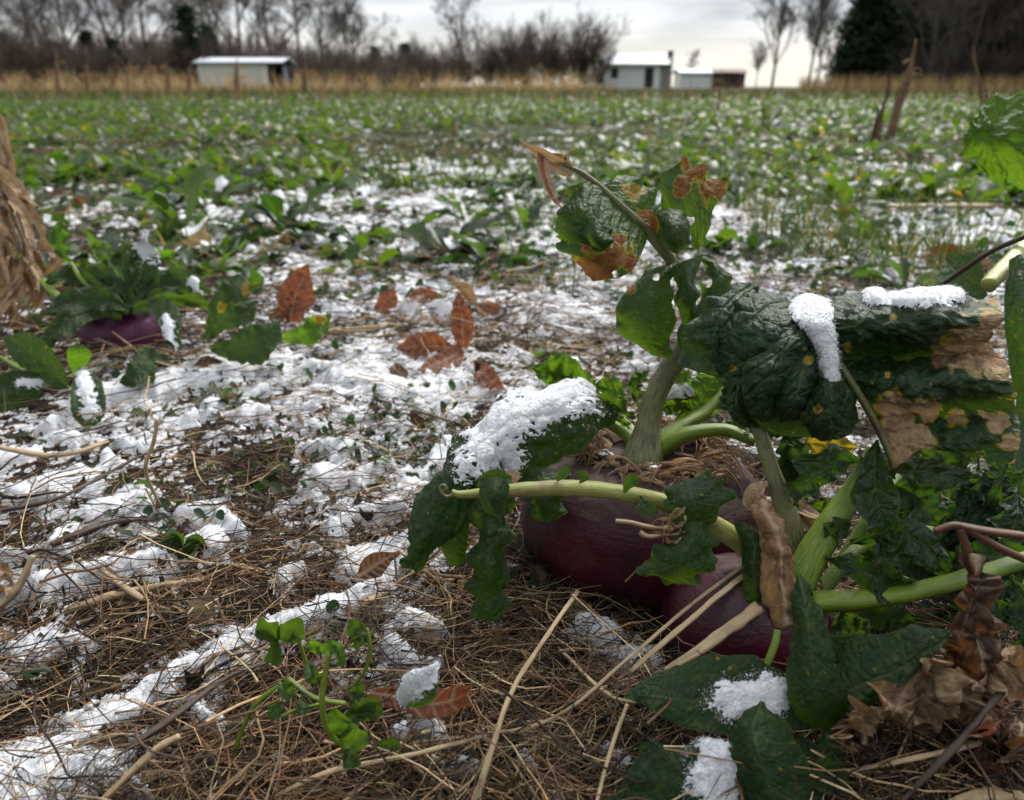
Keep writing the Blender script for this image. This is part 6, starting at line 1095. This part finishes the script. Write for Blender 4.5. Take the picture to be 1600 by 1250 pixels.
for i in range(46):
    px = -60+i*16+random.uniform(-8, 8); Y = random.uniform(64, 84); top = np.interp(px, [0, 120, 300, 450, 560, 660], [44, 56, 52, 56, 68, 78])+random.uniform(-14, 12); s = FZ(top, Y)/4.2
    SL.append((px, inst('shrub', SH[i % 4], ('stem', 'twig'), px, Y, s, 'tangled brown leafless shrub in the thicket under the left tree line', 'shrub', 'brown shrubs of the left thicket', sz=random.uniform(.9, 1.1))))
for i, (px, Y, tp, lab) in enumerate([(675, 95, 52, 'left low grey shrub beside the lone tall tree'), (700, 92, 62, 'small shrub at the foot of the lone tall tree'), (815, 86, 30, 'left part of the big rounded brown bush left of the cabin'), (862, 84, 14, 'tallest middle part of the big rounded brown bush left of the cabin'), (900, 86, 26, 'right part of the big rounded brown bush left of the cabin'), (845, 82, 50, 'reddish low shrub at the foot of the big rounded bush'), (925, 90, 100, 'very low shrub between the rounded bush and the cabin'), (745, 90, 70, 'low grey shrub right of the lone tall tree'), (775, 88, 60, 'thin shrub between the lone tall tree and the rounded bush')]):
    inst('shrub', SH[(i*2+1) % 4 if i != 5 else 0], ('stem', 'twig'), px, Y, FZ(tp, Y)/4.0, lab, 'shrub', None)
for i, (px, Y, tp, w_, lab) in enumerate([(308, 66, 12, 1.5, 'darkest tall evergreen behind the left end of the long shed'), (336, 68, 40, 1.3, 'lower dark evergreen touching the tall one by the shed'), (190, 70, 62, 1.4, 'low dark evergreen in the middle of the left thicket'), (95, 72, 66, 1.5, 'low dull evergreen at far left in the thicket'), (40, 70, 72, 1.5, 'leftmost low evergreen in the thicket'), (635, 84, 68, 1.5, 'small dark evergreen left of the lone tall tree'), (150, 74, 50, 1.5, 'dull evergreen left of the middle one in the thicket'), (245, 70, 66, 1.5, 'low evergreen between the middle one and the darkest tall one'), (590, 80, 74, 1.6, 'low evergreen in the brush right of the long shed')]):
    t = inst('evergreen_tree', CO[i % 2], ('trunk', 'crown'), px, Y, FZ(tp, Y)/7, lab, 'evergreen', 'dark evergreens in the left thicket'); t.scale = (t.scale[0]*w_, t.scale[1]*w_, t.scale[2])
for i, (px, Y, s, w_, lab) in enumerate([(1345, 74, .82, 1.0, 'leftmost dark pine at the edge of the right wood'), (1395, 80, .95, 1.0, 'second dark pine from the left in the right wood'), (1325, 84, .62, .8, 'short pine behind the leftmost one'), (1450, 96, 1.0, 1.0, 'tall pine behind the corn stub'), (1545, 84, 1.0, 1.1, 'dark pine above the bright green leaf'), (1610, 80, 1.05, 1.1, 'dark pine at the right edge'), (1500, 100, .8, 1.0, 'shaded pine set back between the two right ones')]):
    t = inst('pine_tree', PI_[i % 3], ('trunk', 'crown'), px, Y, s, lab, 'pine tree', 'dark pines of the right wood'); t.scale = (s*w_, s*w_, s)
RT = []; RS = []
for i in range(14):
    px = 1440+i*17+random.uniform(-8, 8); RT.append((px, inst('bare_tree', TR[i % 4], ('trunk', 'crown'), px, random.uniform(66, 78), random.uniform(.8, 1.0), 'grey leafless tree', 'bare tree', 'bare trees of the right wood')))
for i in range(12):
    px = 1420+i*20+random.uniform(-6, 6); RS.append((px, inst('shrub', SH[i % 4], ('stem', 'twig'), px, random.uniform(66, 78), random.uniform(.6, 1.0), 'brown undergrowth shrub', 'shrub', 'undergrowth of the right wood')))
ordinals(LT, '%s leafless grey-brown tree in the left tree line'); ordinals(RT, '%s grey leafless tree among the pines at right'); ordinals(RS, '%s brown undergrowth shrub at the foot of the right wood')
for a_, b_, cn in [(-999, 130, 'in the far left thicket'), (130, 300, 'left of the dark evergreen'), (300, 440, 'behind the long shed'), (440, 560, 'just right of the long shed'), (560, 999, 'left of the lone tall tree')]: ordinals([q for q in SL if a_ <= q[0] < b_], '%s brown leafless shrub '+cn)
